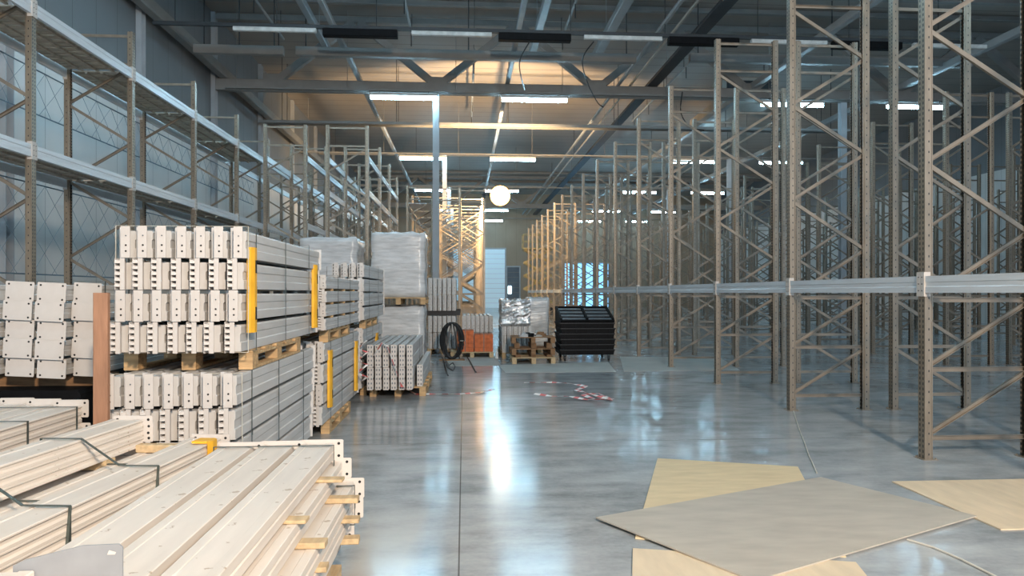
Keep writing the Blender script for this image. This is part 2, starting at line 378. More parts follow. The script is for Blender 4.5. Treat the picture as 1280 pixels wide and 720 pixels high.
# unlit light line between camera and first truss
t = thing('lighting_rail', (XL+.6, 20.6, 9.02), 'dark lighting rail with unlit white fittings across the top of the view', 'lighting rail')
ob('rail', MB().box(0, 24, -.05, .05, .1, .2, 'dark_steel'), t)
for i in range(9):
    ob('hanger', MB().tube([(.6+i*2.8, 0, .19), (.6+i*2.8, 0, 2.97)], .012, 'dark_steel', 5), t)
x = 2.2; i = 0
while x < 22.5:
    if i % 2 == 0: ob('unlit_fitting', MB().box(x, x+2.3, -.07, .07, -.02, .1, 'lamp_housing', ch=.02), t)
    else: ob('cover', MB().box(x, x+2.1, -.12, .12, -.12, .1, 'black_plastic', ch=.02), t)
    x += 2.5; i += 1
# lit tube lamps
lp = thing('tube_lamp', (0,0,0), 'x', 'lamp')
ob('housing', MB().prism([(-.10, .02), (.10, .02), (.07, .12), (-.07, .12)], 'x', -1.25, 1.25, 'lamp_housing'), lp)
ob('tube', MB().prism([(math.cos(a*PI/6)*.075, math.sin(a*PI/6)*.075-.04) for a in range(12)], 'x', -1.22, 1.22, 'tube_glow'), lp)
for sx in (-.9, .9): ob('hanger', MB().tube([(sx, 0, .12), (sx, 0, .2)], .012, 'dark_steel', 5), lp)
used = False
cols = [(506, 'leftmost, left of the steel column'), (667, 'second from left, above the centre aisle'), (985, 'third from left, above the right racks'), (1140, 'rightmost of the four')]
rows = [*TR_Y, 71.5]
for r, y in enumerate(rows):
    for cx, cl in cols:
        X = xat(cx, 27.0)
        place(lp, used, (X, y-.35 if r < 4 else y, 8.88), 0, 'lit cool white tube lamp, %s row, %s' % (ORD[r], cl), 'lamp', 'lit tube lamps'); used = True
for y, nm in ((15.0, 'above the top edge of the view'), (3.0, 'right above the camera')):  # unseen rows continuing the lamp spacing; left column added to brighten the wall
    for X, cl in ((-6.0, 'added over the left racks'), (xat(506, 27), 'over the beam stacks'), (xat(667, 27), 'over the aisle'), (xat(985, 27), 'over the right racks')):
        place(lp, True, (X, y-.35, 8.88), 0, 'lit cool white tube lamp %s, %s' % (nm, cl), 'lamp', 'lit tube lamps')
rows += [15.0, 3.0]
# rails under each truss that carry the lamps
for k, y in enumerate(rows):
    b = MB().box(XL+.6, 22, -.05, .05, 9.08, 9.14, 'truss_paint')
    for i in range(8): b.tube([(XL+1+i*4, 0, 9.13), (XL+1+i*4, 0, 11.99)], .012, 'truss_paint', 5)
    ob('lamp_rail', b, None, (0, (y-.35 if k != 4 else y), 0), (0,0,0), 'thin rail carrying the %s row of lit lamps' % ORD[k], 'lighting rail')
# ventilation unit and hanging cables
t = thing('ventilation_unit', (12.6, 31.5, 9.7), 'beige ventilation unit with duct hung under the roof at upper right', 'ventilation unit')
ob('casing', MB().box(-1.2, 1.2, -.7, .7, .3, 1.5, 'duct_metal', ch=.05), t); ob('duct', MB().box(-.5, .5, .7, 6, .5, 1.2, 'duct_metal', ch=.04), t)
ob('grille', MB().box(-1.0, 1.0, -.74, -.7, .45, .8, 'dark_steel').box(-1.0, 1.0, -.74, -.7, .95, 1.3, 'dark_steel'), t)
for sx in (-1, 1): ob('hanger', MB().tube([(sx, 0, 1.49), (sx, 0, 2.25)], .02, 'dark_steel', 5), t)
def hangcable(name, pts, lab):
    ps = []
    for i in range(len(pts)-1):
        for s in range(6):
            tt = s/6; p0, p1, p2, p3 = pts[max(i-1,0)], pts[i], pts[i+1], pts[min(i+2, len(pts)-1)]
            ps.append(tuple(.5*((2*p1[j])+(-p0[j]+p2[j])*tt+(2*p0[j]-5*p1[j]+4*p2[j]-p3[j])*tt**2+(-p0[j]+3*p1[j]-3*p2[j]+p3[j])*tt**3) for j in range(3)))
    ps.append(pts[-1])
    return ob(name, MB().tube(ps, .02, 'black_rubber', 6), None, (0,0,0), (0,0,0), lab, 'cable')
def P3(px, py, Y):
    X = xat(px, Y); d = X*SN+Y*CS; return (X, Y, CAM_H+(HZ-py)*d/F_PX)
hangcable('hanging_cable', [P3(742, 52, 20.55), P3(728, 75, 21.5), P3(735, 105, 23.5), P3(747, 128, 26), P3(754, 134, 26.4)], 'black cable hanging from the lighting rail in a long loop')
hangcable('hanging_cable', [P3(662, 52, 20.55), P3(650, 75, 21.5), P3(651, 95, 23), P3(656, 112, 26)], 'black cable hanging beside the second lit lamp')
hangcable('hanging_cable', [P3(853, 115, 26.4), P3(851, 140, 26.0), P3(862, 158, 25.8), P3(880, 163, 25.8)], 'black cable hanging above the right aisle racks')

# ------------------------------------------------------------------ rack frames
DEP, RH = 1.03, 6.05
UP = [(-.045,-.05),(.02,-.05),(.035,-.035),(.045,-.035),(.045,-.02),(.038,-.02),(.038,-.03),(.031,-.03),(.018,-.043),(-.038,-.043),
      (-.038,.043),(.018,.043),(.031,.03),(.038,.03),(.038,.02),(.045,.02),(.045,.035),(.035,.035),(.02,.05),(-.045,.05)]
HZS = (.2, .86, 1.53, 5.5, 5.98)
DGS = [(0,.23,1,.83),(0,.89,1,1.5),(0,1.56,1,2.18),(1,2.2,0,2.84),(0,2.87,1,3.49),(1,3.52,0,4.14),(0,4.17,1,4.79),(1,4.82,0,5.44)]
def frame_pieces():
    up = MB().prism(UP, 'z', .006, RH, 'zinc_upright').mesh('upright')
    ft = MB().box(-.075, .075, -.075, .075, 0, .006, 'zinc_brace').tube([(-.058, .06, 0), (-.058, .06, .02)], .008, 'zinc_brace', 6).tube([(.058, -.06, 0), (.058, -.06, .02)], .008, 'zinc_brace', 6).mesh('foot_plate')
    return up, ft
UPM, FTM = frame_pieces()
def channel(p, q):
    d = (Vector(q)-Vector(p)).length
    pr = [(-.014,-.022),(.014,-.022),(.014,-.017),(-.009,-.017),(-.009,.017),(.014,.017),(.014,.022),(-.014,.022)]
    return MB().prism(pr, 'y', 0, d, 'zinc_brace', barM(p, q))
INX = .012
HM = [channel((INX, 0, z), (DEP-INX, 0, z)).mesh('horizontal_brace') for z in HZS]
DM = [channel(((INX if a == 0 else DEP-INX), .0, z0), ((INX if b == 0 else DEP-INX), .0, z1)).mesh('diagonal_brace') for a, z0, b, z1 in DGS]
FR = thing('rack_upright', (0,0,0), 'x', 'rack upright')
ob('post', UPM, FR); ob('post', UPM, FR, (DEP, 0, 0), (0, 0, PI))
ob('foot_plate', FTM, FR); ob('foot_plate', FTM, FR, (DEP, 0, 0))
for m in HM: ob('horizontal_brace', m, FR)
for m in DM: ob('diagonal_brace', m, FR)
far = MB()
far.prism([(-.045,-.05),(.045,-.05),(.045,.05),(-.045,.05)], 'z', 0, RH, 'zinc_brace').prism([(DEP-.045,-.05),(DEP+.045,-.05),(DEP+.045,.05),(DEP-.045,.05)], 'z', 0, RH, 'zinc_brace')
for z in HZS: far.bar((0,0,z), (DEP,0,z), .03, .045, 'zinc_brace')
for a, z0, b, z1 in DGS: far.bar((a*DEP,0,z0), (b*DEP,0,z1), .03, .045, 'zinc_brace')
FARM = far.mesh('rack_upright')
used_fr = False
def frame(x, y, near, label, group, mirror=False):
    global used_fr
    rz = PI if mirror else 0
    if near:
        o = place(FR, used_fr, (x, y, 0), rz, label, 'rack upright', group); used_fr = True
    else:
        o = ob('rack_upright', FARM, None, (x, y, 0), (0,0,rz), label, 'rack upright', group)
    return o
STEP = 2.83
RIGHT = [(4.45, False, 'row along the right side of the aisle', 7), (6.93, True, 'second row from the aisle on the right', 6), (10.65, False, 'third row from the aisle on the right', 6),
         (13.15, True, 'fourth row from the aisle on the right', 6), (16.8, False, 'fifth row from the aisle on the right', 4), (19.3, True, 'sixth row from the aisle on the right', 4), (23.0, False, 'row nearest to the right wall', 4)]
YA = lambda k: 6.59+STEP*(k-1)
for x, mir, nm, nn in RIGHT:
    cnt = 0
    for k in range(0, 17):
        y = YA(k)
        px, _ = proj(min(x, x-DEP if mir else x), y, 1)
        if y*CS+x*SN < 1 or px > 1335:
            if not (x == 4.45 and k == 0): continue
        near = cnt < nn
        if x == 4.45 and k == 0: lab = 'galvanized rack upright just outside the right edge of the view, in the aisle row'
        elif near: lab = 'galvanized rack upright, %s in the %s' % (ORD[cnt] if cnt else 'first', nm)
        else: lab = 'small distant galvanized rack upright in the %s' % nm
        if not (x == 4.45 and k == 0): cnt += 1
        frame(x, y, near, lab, 'rack uprights in the '+nm, mir)
# beams hooked into the racks: length along Y
def rack_beam_proto(L):
    pr = [(-.025,0),(.025,0),(.025,.125),(.012,.125),(.012,.16),(-.025,.16),(-.025,.105),(-.019,.098),(-.019,.062),(-.025,.055)]
    o = ob('rack_crossbeam', MB().prism(pr, 'y', .055, L-.055, 'zinc_beam'), None)
    cm = MB().box(-.032, .03, .051, .056, -.035, .20, 'plate_paint').box(-.036, -.032, .003, .056, -.035, .20, 'plate_paint')
    for i in range(3): cm.disc((-.0365, .025, .02+i*.065), .007, 'hole_dark', 6, 'x')
    me = cm.mesh('end_connector')
    ob('end_connector', me, o)
    cm2 = MB().box(-.032, .03, L-.056, L-.051, -.035, .20, 'plate_paint').box(-.036, -.032, L-.056, L-.003, -.035, .20, 'plate_paint')
    for i in range(3): cm2.disc((-.0365, L-.025, .02+i*.065), .007, 'hole_dark', 6, 'x')
    ob('end_connector', cm2, o)
    return o
RB = rack_beam_proto(STEP); used_rb = False
def rbeam(x, y, z, label, group, flip=False):
    global used_rb
    o = place(RB, used_rb, (x, y+(STEP if flip else 0), z), PI if flip else 0, label, 'crossbeam', group); used_rb = True
    return o
for k in range(0, 16):
    lab = ('pale horizontal rack beam at eye level, %s bay of the right aisle row' % (ORD[k] if k < 7 else 'far')) if k < 7 else 'distant pale rack beam at eye level at the far end of the right aisle row'
    rbeam(4.45-.022, YA(k), 1.6, lab, 'eye level rack beams on the right')
# ---- left racks
YL = lambda k: 9.75+STEP*k
for k in range(-1, 14):
    near = k < 6
    lab = ('rack upright in the row along the left wall, %s' % ['outside the left edge of the view', 'cut by the left edge', 'second from the left edge', 'third from the left edge', 'fourth from the left edge',
           'fifth from the left edge', 'sixth from the left edge'][k+1]) if near else 'small distant rack upright in the row along the left wall'
    frame(-5.68, YL(k), near, lab, 'rack uprights along the left wall', True)
LEV = [(3.38, 'lower'), (5.25, 'upper')]
for k in range(-1, 13):
    for z, zn in LEV:
        far_ = k > 4
        bay = 'far bays' if far_ else '%s bay' % ORD[k+1]
        rbeam(-5.68+.022, YL(k), z, '%s front beam of the left wall rack, %s' % (zn, bay), 'front beams of the left wall rack', True)
        rbeam(-5.68-DEP-.022, YL(k), z, '%s rear beam of the left wall rack, %s' % (zn, bay), 'rear beams of the left wall rack', False)
dk = MB()
nb = 15
for i in range(nb):
    y0 = .06+i*(STEP-.12)/nb
    dk.box(-DEP+.03, -.03, y0, y0+(STEP-.12)/nb-.035, 0, .02, 'deck_wood')
for yy in (.25, .5, .75): dk.box(-DEP*yy-.02, -DEP*yy+.02, .06, STEP-.06, -.03, 0, 'deck_wood')
dkm = dk.mesh('shelf_deck')
for k in range(-1, 4):
    for z, zn in LEV:
        ob('shelf_deck', dkm, None, (-5.68, YL(k), z+.129), (0,0,0), 'brown slatted shelf deck on the %s beams of the left wall rack, %s bay' % (zn, ORD[k+1]), 'shelf', 'slatted shelf decks')
# safety net behind the left racks
def net(y0, y1, z0, z1, lab):
    b = MB(); s = .55; h = z1-z0; x = -6.93
    n = int((y1-y0+h)/s)
    for i in range(n):
        for sg in (1, -1):
            ya = y0+i*s-(h if sg > 0 else 0); yb = ya+sg*h if sg > 0 else ya
            if sg > 0: p, q = (ya, z0), (ya+h, z1)
            else: p, q = (ya+h-h, z1), (ya+h, z0)
            # clip to the panel
            (pa, za), (pb, zb) = p, q
            if pa < y0: za += (zb-za)*(y0-pa)/(pb-pa); pa = y0
            if pb > y1: zb = za+(zb-za)*(y1-pa)/(pb-pa); pb = y1
            if pb-pa > .02: b.tube([(x, pa, za), (x+random.uniform(-.03, .03), (pa+pb)/2, (za+zb)/2), (x, pb, zb)], .004, 'net_wire', 4)
    b.tube([(x, y0, z0), (x, y1, z0)], .012, 'net_wire', 5); b.tube([(x, y0, z1), (x, y1, z1)], .012, 'net_wire', 5)
    ob('safety_net', b, None, (0,0,0), (0,0,0), lab, 'net', 'safety nets behind the left rack')
net(9.0, 24.0, 1.9, 3.36, 'blue-grey safety net behind the left rack under its lower beams')
net(9.0, 24.0, 4.5, 5.22, 'blue-grey safety net behind the left rack under its upper beams')
# ---- rows in the left middle distance
MID = [(-5.28, True, False, 19.2, 'row standing back to back with the left wall rack', (4.2, 5.1), 5), (-2.58, False, True, 19.2, 'second row from the left wall rack, ending at a bright blue-white post', (4.2, 5.1), 5)]
def mid_row(x, y0, n, nm, levels, near_n, both=True):
    for k in range(n):
        near = k < near_n
        lab = 'galvanized rack upright, %s in the %s' % (ORD[k], nm) if near else 'small distant rack upright in the %s' % nm
        frame(x, y0+k*STEP, near, lab, 'rack uprights in the '+nm, True)
    for k in range(n-1):
        for z in levels:
            lab = 'grey %s crossbeam of the %s' % ('upper' if z == max(levels) else 'lower', nm)
            rbeam(x+.022, y0+k*STEP, z, lab+', aisle side', 'beams in the '+nm, True)
            if both: rbeam(x-DEP-.022, y0+k*STEP, z, lab+', rear side', 'beams in the '+nm, False)
mid_row(-4.2, 19.2, 10, 'row just right of the left wall rack', (3.3, 5.1), 4)
mid_row(-2.58, 19.2, 4, 'row behind the wrapped pallets on the left', (4.2, 5.1), 4)
mid_row(-1.32, 29.9, 8, 'row behind the grey steel column', (3.4, 5.2), 2)
mid_row(-.2, 30.2, 8, 'row just right of the steel column', (), 2)
mid_row(.86, 30.6, 12, 'row standing directly under the floodlight', (), 4)
dkm2 = MB().box(-DEP+.03, -.03, .06, STEP-.06, 0, .02, 'zinc_beam').box(-DEP*.5-.03, -DEP*.5+.03, .06, STEP-.06, -.03, 0, 'zinc_beam').mesh('shelf_deck')
for k in range(4):
    ob('shelf_deck', dkm2, None, (-1.32, 29.9+k*STEP, 5.2+.129), (0,0,0), 'grey steel shelf deck high in the row behind the steel column', 'shelf', 'grey steel decks')
# ---- floodlight bar on the rack post
t = thing('floodlight', (.86, 30.45, 5.55), 'glaring yellow-orange floodlight fixed to a rack post, brightest spot in the hall', 'floodlight')
ob('bracket', MB().box(-.1, 1.0, -.06, -.02, .20, .26, 'dark_steel').box(-.06, .06, -.06, .09, .1, .36, 'dark_steel'), t)
NR = 20
dish = MB()
def ring(r, y): return [(math.cos(2*PI*i/NR)*r, y, math.sin(2*PI*i/NR)*r) for i in range(NR)]
prof = [(.10, 0), (.24, -.05), (.40, -.16), (.45, -.24), (.45, -.27), (.42, -.27)]
vs_ = []; fs_ = []
for r, y in prof: vs_ += ring(r, y)
for k in range(len(prof)-1):
    fs_ += [(k*NR+i, k*NR+(i+1) % NR, (k+1)*NR+(i+1) % NR, (k+1)*NR+i) for i in range(NR)]
fs_.append(tuple(range(NR)))
dish.add(vs_, fs_, 'dark_steel')
h = ob('lamp_head', dish, t, (.67, -.06, .2), (math.radians(8), 0, 0))
gl = MB(); vs_ = ring(.42, -.262)+ring(.30, -.30)+ring(.15, -.32); fs_ = []
for k in range(2): fs_ += [(k*NR+i, k*NR+(i+1) % NR, (k+1)*NR+(i+1) % NR, (k+1)*NR+i) for i in range(NR)]
fs_.append(tuple(range(2*NR, 3*NR)))
ob('glowing_glass', gl.add(vs_, fs_, 'flood_glow'), h)

# ------------------------------------------------------------------ loose rack beams in bundles
BEAMS = {}
def beam_mesh(kind, L):
    key = (kind, round(L, 2))
    if key in BEAMS: return BEAMS[key]
    b = MB()
    if kind == 'tall':       # box beam on edge, .088 wide .185 high
        w, h = .044, .185
        pr = [(-w,0),(w,0),(w,.06),(w-.007,.068),(w-.007,.118),(w,.126),(w,.172),(w-.006,h),(-w+.02,h),(-w+.02,h-.03),(-w,h-.03),(-w,.126),(-w+.007,.118),(-w+.007,.068),(-w,.06)]
        b.prism(pr, 'y', .086, L-.086, 'beam_paint')
    elif kind == 'deep':     # two box beams nested into one deep pair
        w, h = .044, .405
        b.prism([(-w,0),(w,0),(w,.19),(w-.01,.198),(w-.01,.212),(w,.22),(w,h-.006),(w-.006,h),(-w+.006,h),(-w,h-.006),(-w,.22),(-w+.01,.212),(-w+.01,.198),(-w,.19)], 'y', .02, L-.02, 'beam_paint')
    elif kind == 'nested':
        w, h = .042, .325
        b.prism([(-w,0),(w,0),(w,.14),(w-.01,.148),(w-.01,.172),(w,.18),(w,h-.006),(w-.006,h),(-w+.006,h),(-w,h-.006),(-w,.18),(-w+.01,.172),(-w+.01,.148),(-w,.14)], 'y', .062, L-.062, 'beam_paint')
    elif kind == 'low':      # .088 wide .12 high
        w, h = .044, .122
        b.prism([(-w,0),(w,0),(w,.04),(w-.006,.045),(w-.006,.08),(w,.085),(w,h-.005),(w-.005,h),(-w+.02,h),(-w+.02,h-.025),(-w,h-.025)], 'y', .02, L-.02, 'beam_paint')
    elif kind == 'flat':     # lying on its side: .19 wide .088 high, ridged top
        w, h = .088, .086
        pr = [(-w,0),(w,0),(w,.036),(w-.006,.040),(w-.006,.047),(w,.051),(w,h-.003),(w-.003,h),(.05,h),(.047,h-.003),(-.047,h-.003),(-.05,h),(-w+.003,h),(-w,h-.003),(-w,.051),(-w+.006,.047),(-w+.006,.040),(-w,.036)]
        b.prism(pr, 'y', .006, L-.006, 'old_beam_paint')
    elif kind == 'thin':     # .19 wide .05 high
        w, h = .095, .049
        pr = [(-w,0),(w,0),(w,.012),(w-.010,.02),(w-.010,.032),(w,.04),(w,h-.003),(w-.003,h),(.05,h),(.045,h-.004),(-.045,h-.004),(-.05,h),(-w+.003,h),(-w,h-.003),(-w,.04),(-w+.010,.032),(-w+.010,.02),(-w,.012)]
        b.prism(pr, 'y', .006, L-.006, 'old_beam_paint')
    BEAMS[key] = b.mesh('rack_beam'); return BEAMS[key]
def conn(kind):
    b = MB()
    if kind == 'dots':
        b.box(-.014, .042, -.002, .004, 0, .214, 'plate_paint').box(-.018, -.014, -.002, .085, 0, .214, 'plate_paint').box(-.062, -.016, .080, .085, 0, .214, 'beam_paint')
        for z in (.045, .085, ): b.disc((.016, -.0025, z), .0065, 'hole_dark', 8)
        b.disc((.016, -.0025, .15), .005, 'slot_grey', 8)
        for i in range(4): b.add([(-.046,.0795,.03+i*.046),(-.034,.0795,.04+i*.046),(-.032,.0795,.062+i*.046),(-.044,.0795,.052+i*.046)], [(0,1,2,3)], 'hole_dark')
    else:
        b.box(.0, .026, -.002, .004, 0, .214, 'plate_paint').box(-.040, -.036, .0, .080, 0, .214, 'plate_paint').box(-.062, -.0, .072, .080, 0, .214, 'beam_paint')
        b.box(-.006, 0, .0, .075, 0, .214, 'plate_paint')
        for i in range(5):
            z = .02+i*.040
            v = [(-.036,-.012,z),(-.004,-.004,z),(-.036,.026,z),(-.004,.026,z),(-.034,-.012,z+.024),(-.006,-.002,z+.016),(-.036,.026,z+.026),(-.004,.026,z+.024)]
            b.add(v, [(0,1,3,2),(4,5,7,6),(0,1,5,4),(1,3,7,5),(3,2,6,7),(2,0,4,6)], 'plate_paint')
    return b.mesh('end_connector')
def conn_holes():
    b = MB().box(-.040, .036, -.002, .004, 0, .17, 'plate_paint').box(-.044, -.040, -.002, .06, 0, .17, 'plate_paint')
    for x in (-.022, .018):
        for i in range(5): b.disc((x, -.0025, .018+i*.0335), .009, 'slot_grey', 8)
    return b.mesh('end_connector')
CN = {'holes': conn_holes(), 'dots': conn('dots'), 'teeth': conn('teeth')}
def plate(w, h, t=.005, hole=.008, sides=(-1, 1)):
    b = MB(); c = .006
    pr = [(-w/2+c,0),(w/2-c,0),(w/2,c),(w/2,h-c),(w/2-c,h),(-w/2+c,h),(-w/2,h-c),(-w/2,c)]
    b.prism(pr, 'y', -t, 0, 'plate_paint')
    for sx in sides:
        for z in (.022, h-.022): b.disc((sx*(w/2-.025), -t, z), hole, 'hole_dark', 8)
    return b.mesh('end_plate')
def bundle(x0, y0, z0, nc, nl, px_, pz_, L, kind, label, group, lean=.0, jit=.03, far_conn=True, c0=0):
    """upright bundle: nc columns (x0 = left edge), nl levels, near end at y0, lengths along +Y"""
    me = beam_mesh(kind, L)
    for c in range(c0, nc):
        for l in range(nl):
            ct = 'holes' if kind == 'nested' else ('dots' if (nl-1-l) % 2 == 0 else 'teeth')
            o = ob('rack_beam', me, None, (x0+px_*(c+.5)+random.uniform(-.003, .003)-lean*(nl-1-l), y0+random.uniform(0, jit), z0+l*pz_), (0,0,0), label, 'rack beam', group)
            if kind == 'tall': o.scale = (1, 1, pz_/.2155)
            cz = 1.0 if kind == 'tall' else min(pz_/.2155, 1.0) if kind not in ('deep', 'nested') else 2.0
            a = ob('end_connector', CN[ct], o, (0, 0, -.003)); a.scale = (1, 1, cz*.99)
            if far_conn:
                e = ob('end_connector', CN['holes' if kind == 'nested' else 'dots'], o, (0, L, -.003), (0,0,PI)); e.scale = (1, 1, cz*.99)
def strap(x0, x1, y, z0, z1, label, mat_='strap_steel', w=.016, t=.002, g=.004, rz=0.0, group=None, origin=None):
    x0 -= g; x1 += g; z0 -= g; z1 += g
    b = MB()
    cx = (x0+x1)/2; hx = (x1-x0)/2
    b.box(-hx-t, -hx, -w/2, w/2, z0-t, z1+t, mat_).box(hx, hx+t, -w/2, w/2, z0-t, z1+t, mat_).box(-hx, hx, -w/2, w/2, z0-t, z0, mat_).box(-hx, hx, -w/2, w/2, z1, z1+t, mat_)
    b.box(hx+t, hx+t+.002, -w*.8, w*.8, (z0+z1)/2-.02, (z0+z1)/2+.02, mat_)
    return ob('steel_strap' if mat_ == 'strap_steel' else 'plastic_strap', b, None, (cx, y, 0), (0,0,rz), label, 'strap', group)
# pallets
def pallet_proto(W, L, m, H=.144):
    """W along x, L along y; origin at the floor in the middle"""
    t = thing('wooden_pallet', (0,0,0), 'x', 'pallet')
    bm_ = {}
    nb = 5; bw = L*.13
    for i in range(nb):
        y = -L/2+bw/2+i*(L-bw)/(nb-1)
        ob('deck_board', MB().box(-W/2, W/2, y-bw/2, y+bw/2, H-.022, H, m, ch=.004), t)
    for i in range(3):
        x = -W/2+.05+i*(W-.1)/2
        ob('stringer_board', MB().box(x-.05, x+.05, -L/2, L/2, H-.044, H-.022, m, ch=.004), t)
        ob('bottom_board', MB().box(x-.05, x+.05, -L/2, L/2, 0, .022, m, ch=.004), t)
        for j in range(3):
            y = -L/2+.07+j*(L-.14)/2
            ob('block', MB().box(x-.05, x+.05, y-.07, y+.07, .022, H-.044, m, ch=.004), t)
    return t
PP = {}
def pallet(x, y, z, W, L, m, label, rz=0.0, group=None):
    key = (W, L, m); first = key not in PP
    if first: PP[key] = pallet_proto(W, L, m)
    return place(PP[key], not first, (x, y, z), rz, label, 'pallet', group)
def protector(x, y, z0, z1, label, w=.13):
    """yellow angle guard strapped on the side of a bundle; faces +X"""
    t = .006; b = MB()
    b.prism([(0,-w/2),(t,-w/2),(t+.018,-w*.2),(t+.018,w*.2),(t,w/2),(0,w/2),(.012,w*.18),(.012,-w*.18)], 'z', z0, z1, 'yellow')
    b.box(-.02, .0, -w/2, -w/2+.008, z0, z1, 'yellow')
    b.box(t+.016, t+.022, -.012, .012, z0+(z1-z0)*.15, z0+(z1-z0)*.3, 'hole_dark').box(t+.016, t+.022, -.012, .012, z0+(z1-z0)*.7, z0+(z1-z0)*.85, 'hole_dark')
    return ob('corner_protector', b, None, (x, y, 0), (0,0,0), label, 'protector')

BW = 7*.124
# upper row of the stack along the aisle
XRT = -1.50
xb = XRT-BW+.018
pallet(XRT-.47, 6.0, 1.046, .9, 1.5, 'wood', 'yellow wooden pallet between the nearest upper and lower beam bundles')
bundle(xb, 4.93, 1.193, 7, 4, .124, .2155, 2.65, 'tall', 'pale grey rack beam in the nearest upper strapped bundle of the stack', 'beams of the nearest upper bundle', lean=.014)
for i, y in enumerate((5.25, 6.1, 7.0)): strap(xb-.03, XRT, y, 1.191, 2.056, 'thin dark strap around the nearest upper beam bundle, %s' % ['near end', 'middle', 'far end'][i])
protector(XRT+.004, 5.16, 1.32, 1.92, 'yellow corner protector at the near end of the upper front beam bundle')
protector(XRT+.004, 7.28, 1.25, 1.88, 'yellow corner protector at the far end of the upper front beam bundle')
strap(xb-.03, XRT, 5.06, 1.191, 2.056, 'pale plastic strap around the near end of the nearest upper beam bundle', 'strap_plastic', .012)
# second upper (low profile with wooden spacers)
pallet(XRT-.47, 8.85, 1.046, .9, 1.5, 'wood', 'wooden pallet under the second upper beam bundle of the stack')
bundle(xb, 7.85, 1.193, 7, 4, .124, .152, 2.55, 'low', 'pale grey rack beam in the second upper bundle with wooden spacers', 'beams of the second upper bundle', c0=3)
for l in range(1, 4):
    for y in (8.3, 9.1, 9.9):
        ob('spacer_stick', MB().box(xb-.01, XRT+.0, y-.03, y+.03, 1.193+l*.152-.028, 1.193+l*.152-.002, 'wood', ch=.003), None, (0,0,0), (0,0,0), 'small wooden spacer stick between beams of the second upper bundle', 'spacer', 'spacer sticks in the second upper bundle')
for i, y in enumerate((8.6, 9.5)): strap(xb-.03, XRT, y, 1.191, 1.80, 'thin dark strap around the second upper beam bundle, %s half' % ['near', 'far'][i])
# third upper
pallet(XRT-.47, 11.9, 1.046, .9, 1.5, 'wood', 'wooden pallet under the farthest upper beam bundle of the stack')
bundle(xb, 10.75, 1.193, 7, 4, .124, .2155, 2.75, 'tall', 'pale grey rack beam in the farthest upper bundle of the stack', 'beams of the farthest upper bundle', c0=3)
for i, y in enumerate((11.4, 12.6)): strap(xb-.03, XRT, y, 1.191, 2.056, 'thin dark strap around the farthest upper beam bundle, %s half' % ['near', 'far'][i])
# lower row
for i, (y0, L, nm) in enumerate(((4.80, 2.62, 'nearest lower'), (7.85, 2.75, 'second lower'), (10.85, 2.7, 'farthest lower'))):
    pallet(XRT-.47, y0+1.15 if i != 1 else 8.95, 0, .9, 1.5, 'wood', 'wooden pallet on the floor under the %s beam bundle' % nm)
    bundle(xb-.03, y0, .147, 7, 4, .124, .232, L, 'tall', 'pale grey rack beam in the %s bundle of the stack' % nm, 'beams of the %s bundle' % nm, c0=0 if i == 0 else 3, lean=.008)
    for j, y in enumerate((y0+.45, y0+1.2, y0+2.1)): strap(xb-.05, XRT-.03, y, .145, 1.041, 'thin dark strap around the %s beam bundle, %s' % (nm, ['near end', 'middle', 'far end'][j]))
strap(xb-.05, XRT-.03, 5.02, .145, 1.041, 'pale plastic strap around the near end of the nearest lower bundle', 'strap_plastic', .012)
protector(XRT-.022, 8.25, .30, .95, 'yellow corner protector at the near end of the second lower bundle', .16)
protector(XRT-.022, 10.2, .22, .92, 'yellow corner protector at the far end of the second lower bundle', .13)
protector(XRT-.022, 12.6, .5, .9, 'small yellow corner protector on the farthest lower bundle', .2)
# brown board left of the stack
ob('wooden_board', MB().box(-.045, .045, -.02, .02, 0, 1.60, 'board_brown', ch=.004), None, (xat(127, 4.72), 4.72, 0), (0,0,0), 'brown wooden board standing upright left of the nearest stacked bundles', 'board')

# floor bundle in the middle (K)
KX0 = -1.46
pallet(-1.02, 12.2, 0, .86, 2.2, 'wood', 'wooden pallet under the low beam pile wound with red and white tape')
bundle(KX0, 10.75, .147, 6, 2, .118, .341, 2.75, 'nested', 'pale grey rack beam in the low pile wound with red and white tape', 'beams of the low taped pile')
strap(KX0+.02, KX0+6*.118-.02, 12.4, .145, .80, 'dark strap around the low taped beam pile, near its middle')
bundle(KX0+6*.118+.01, 11.15, .147, 1, 1, .118, .341, 2.6, 'nested', 'pale rack beam in the low column along the right side of the taped pile', 'beams beside the taped pile')

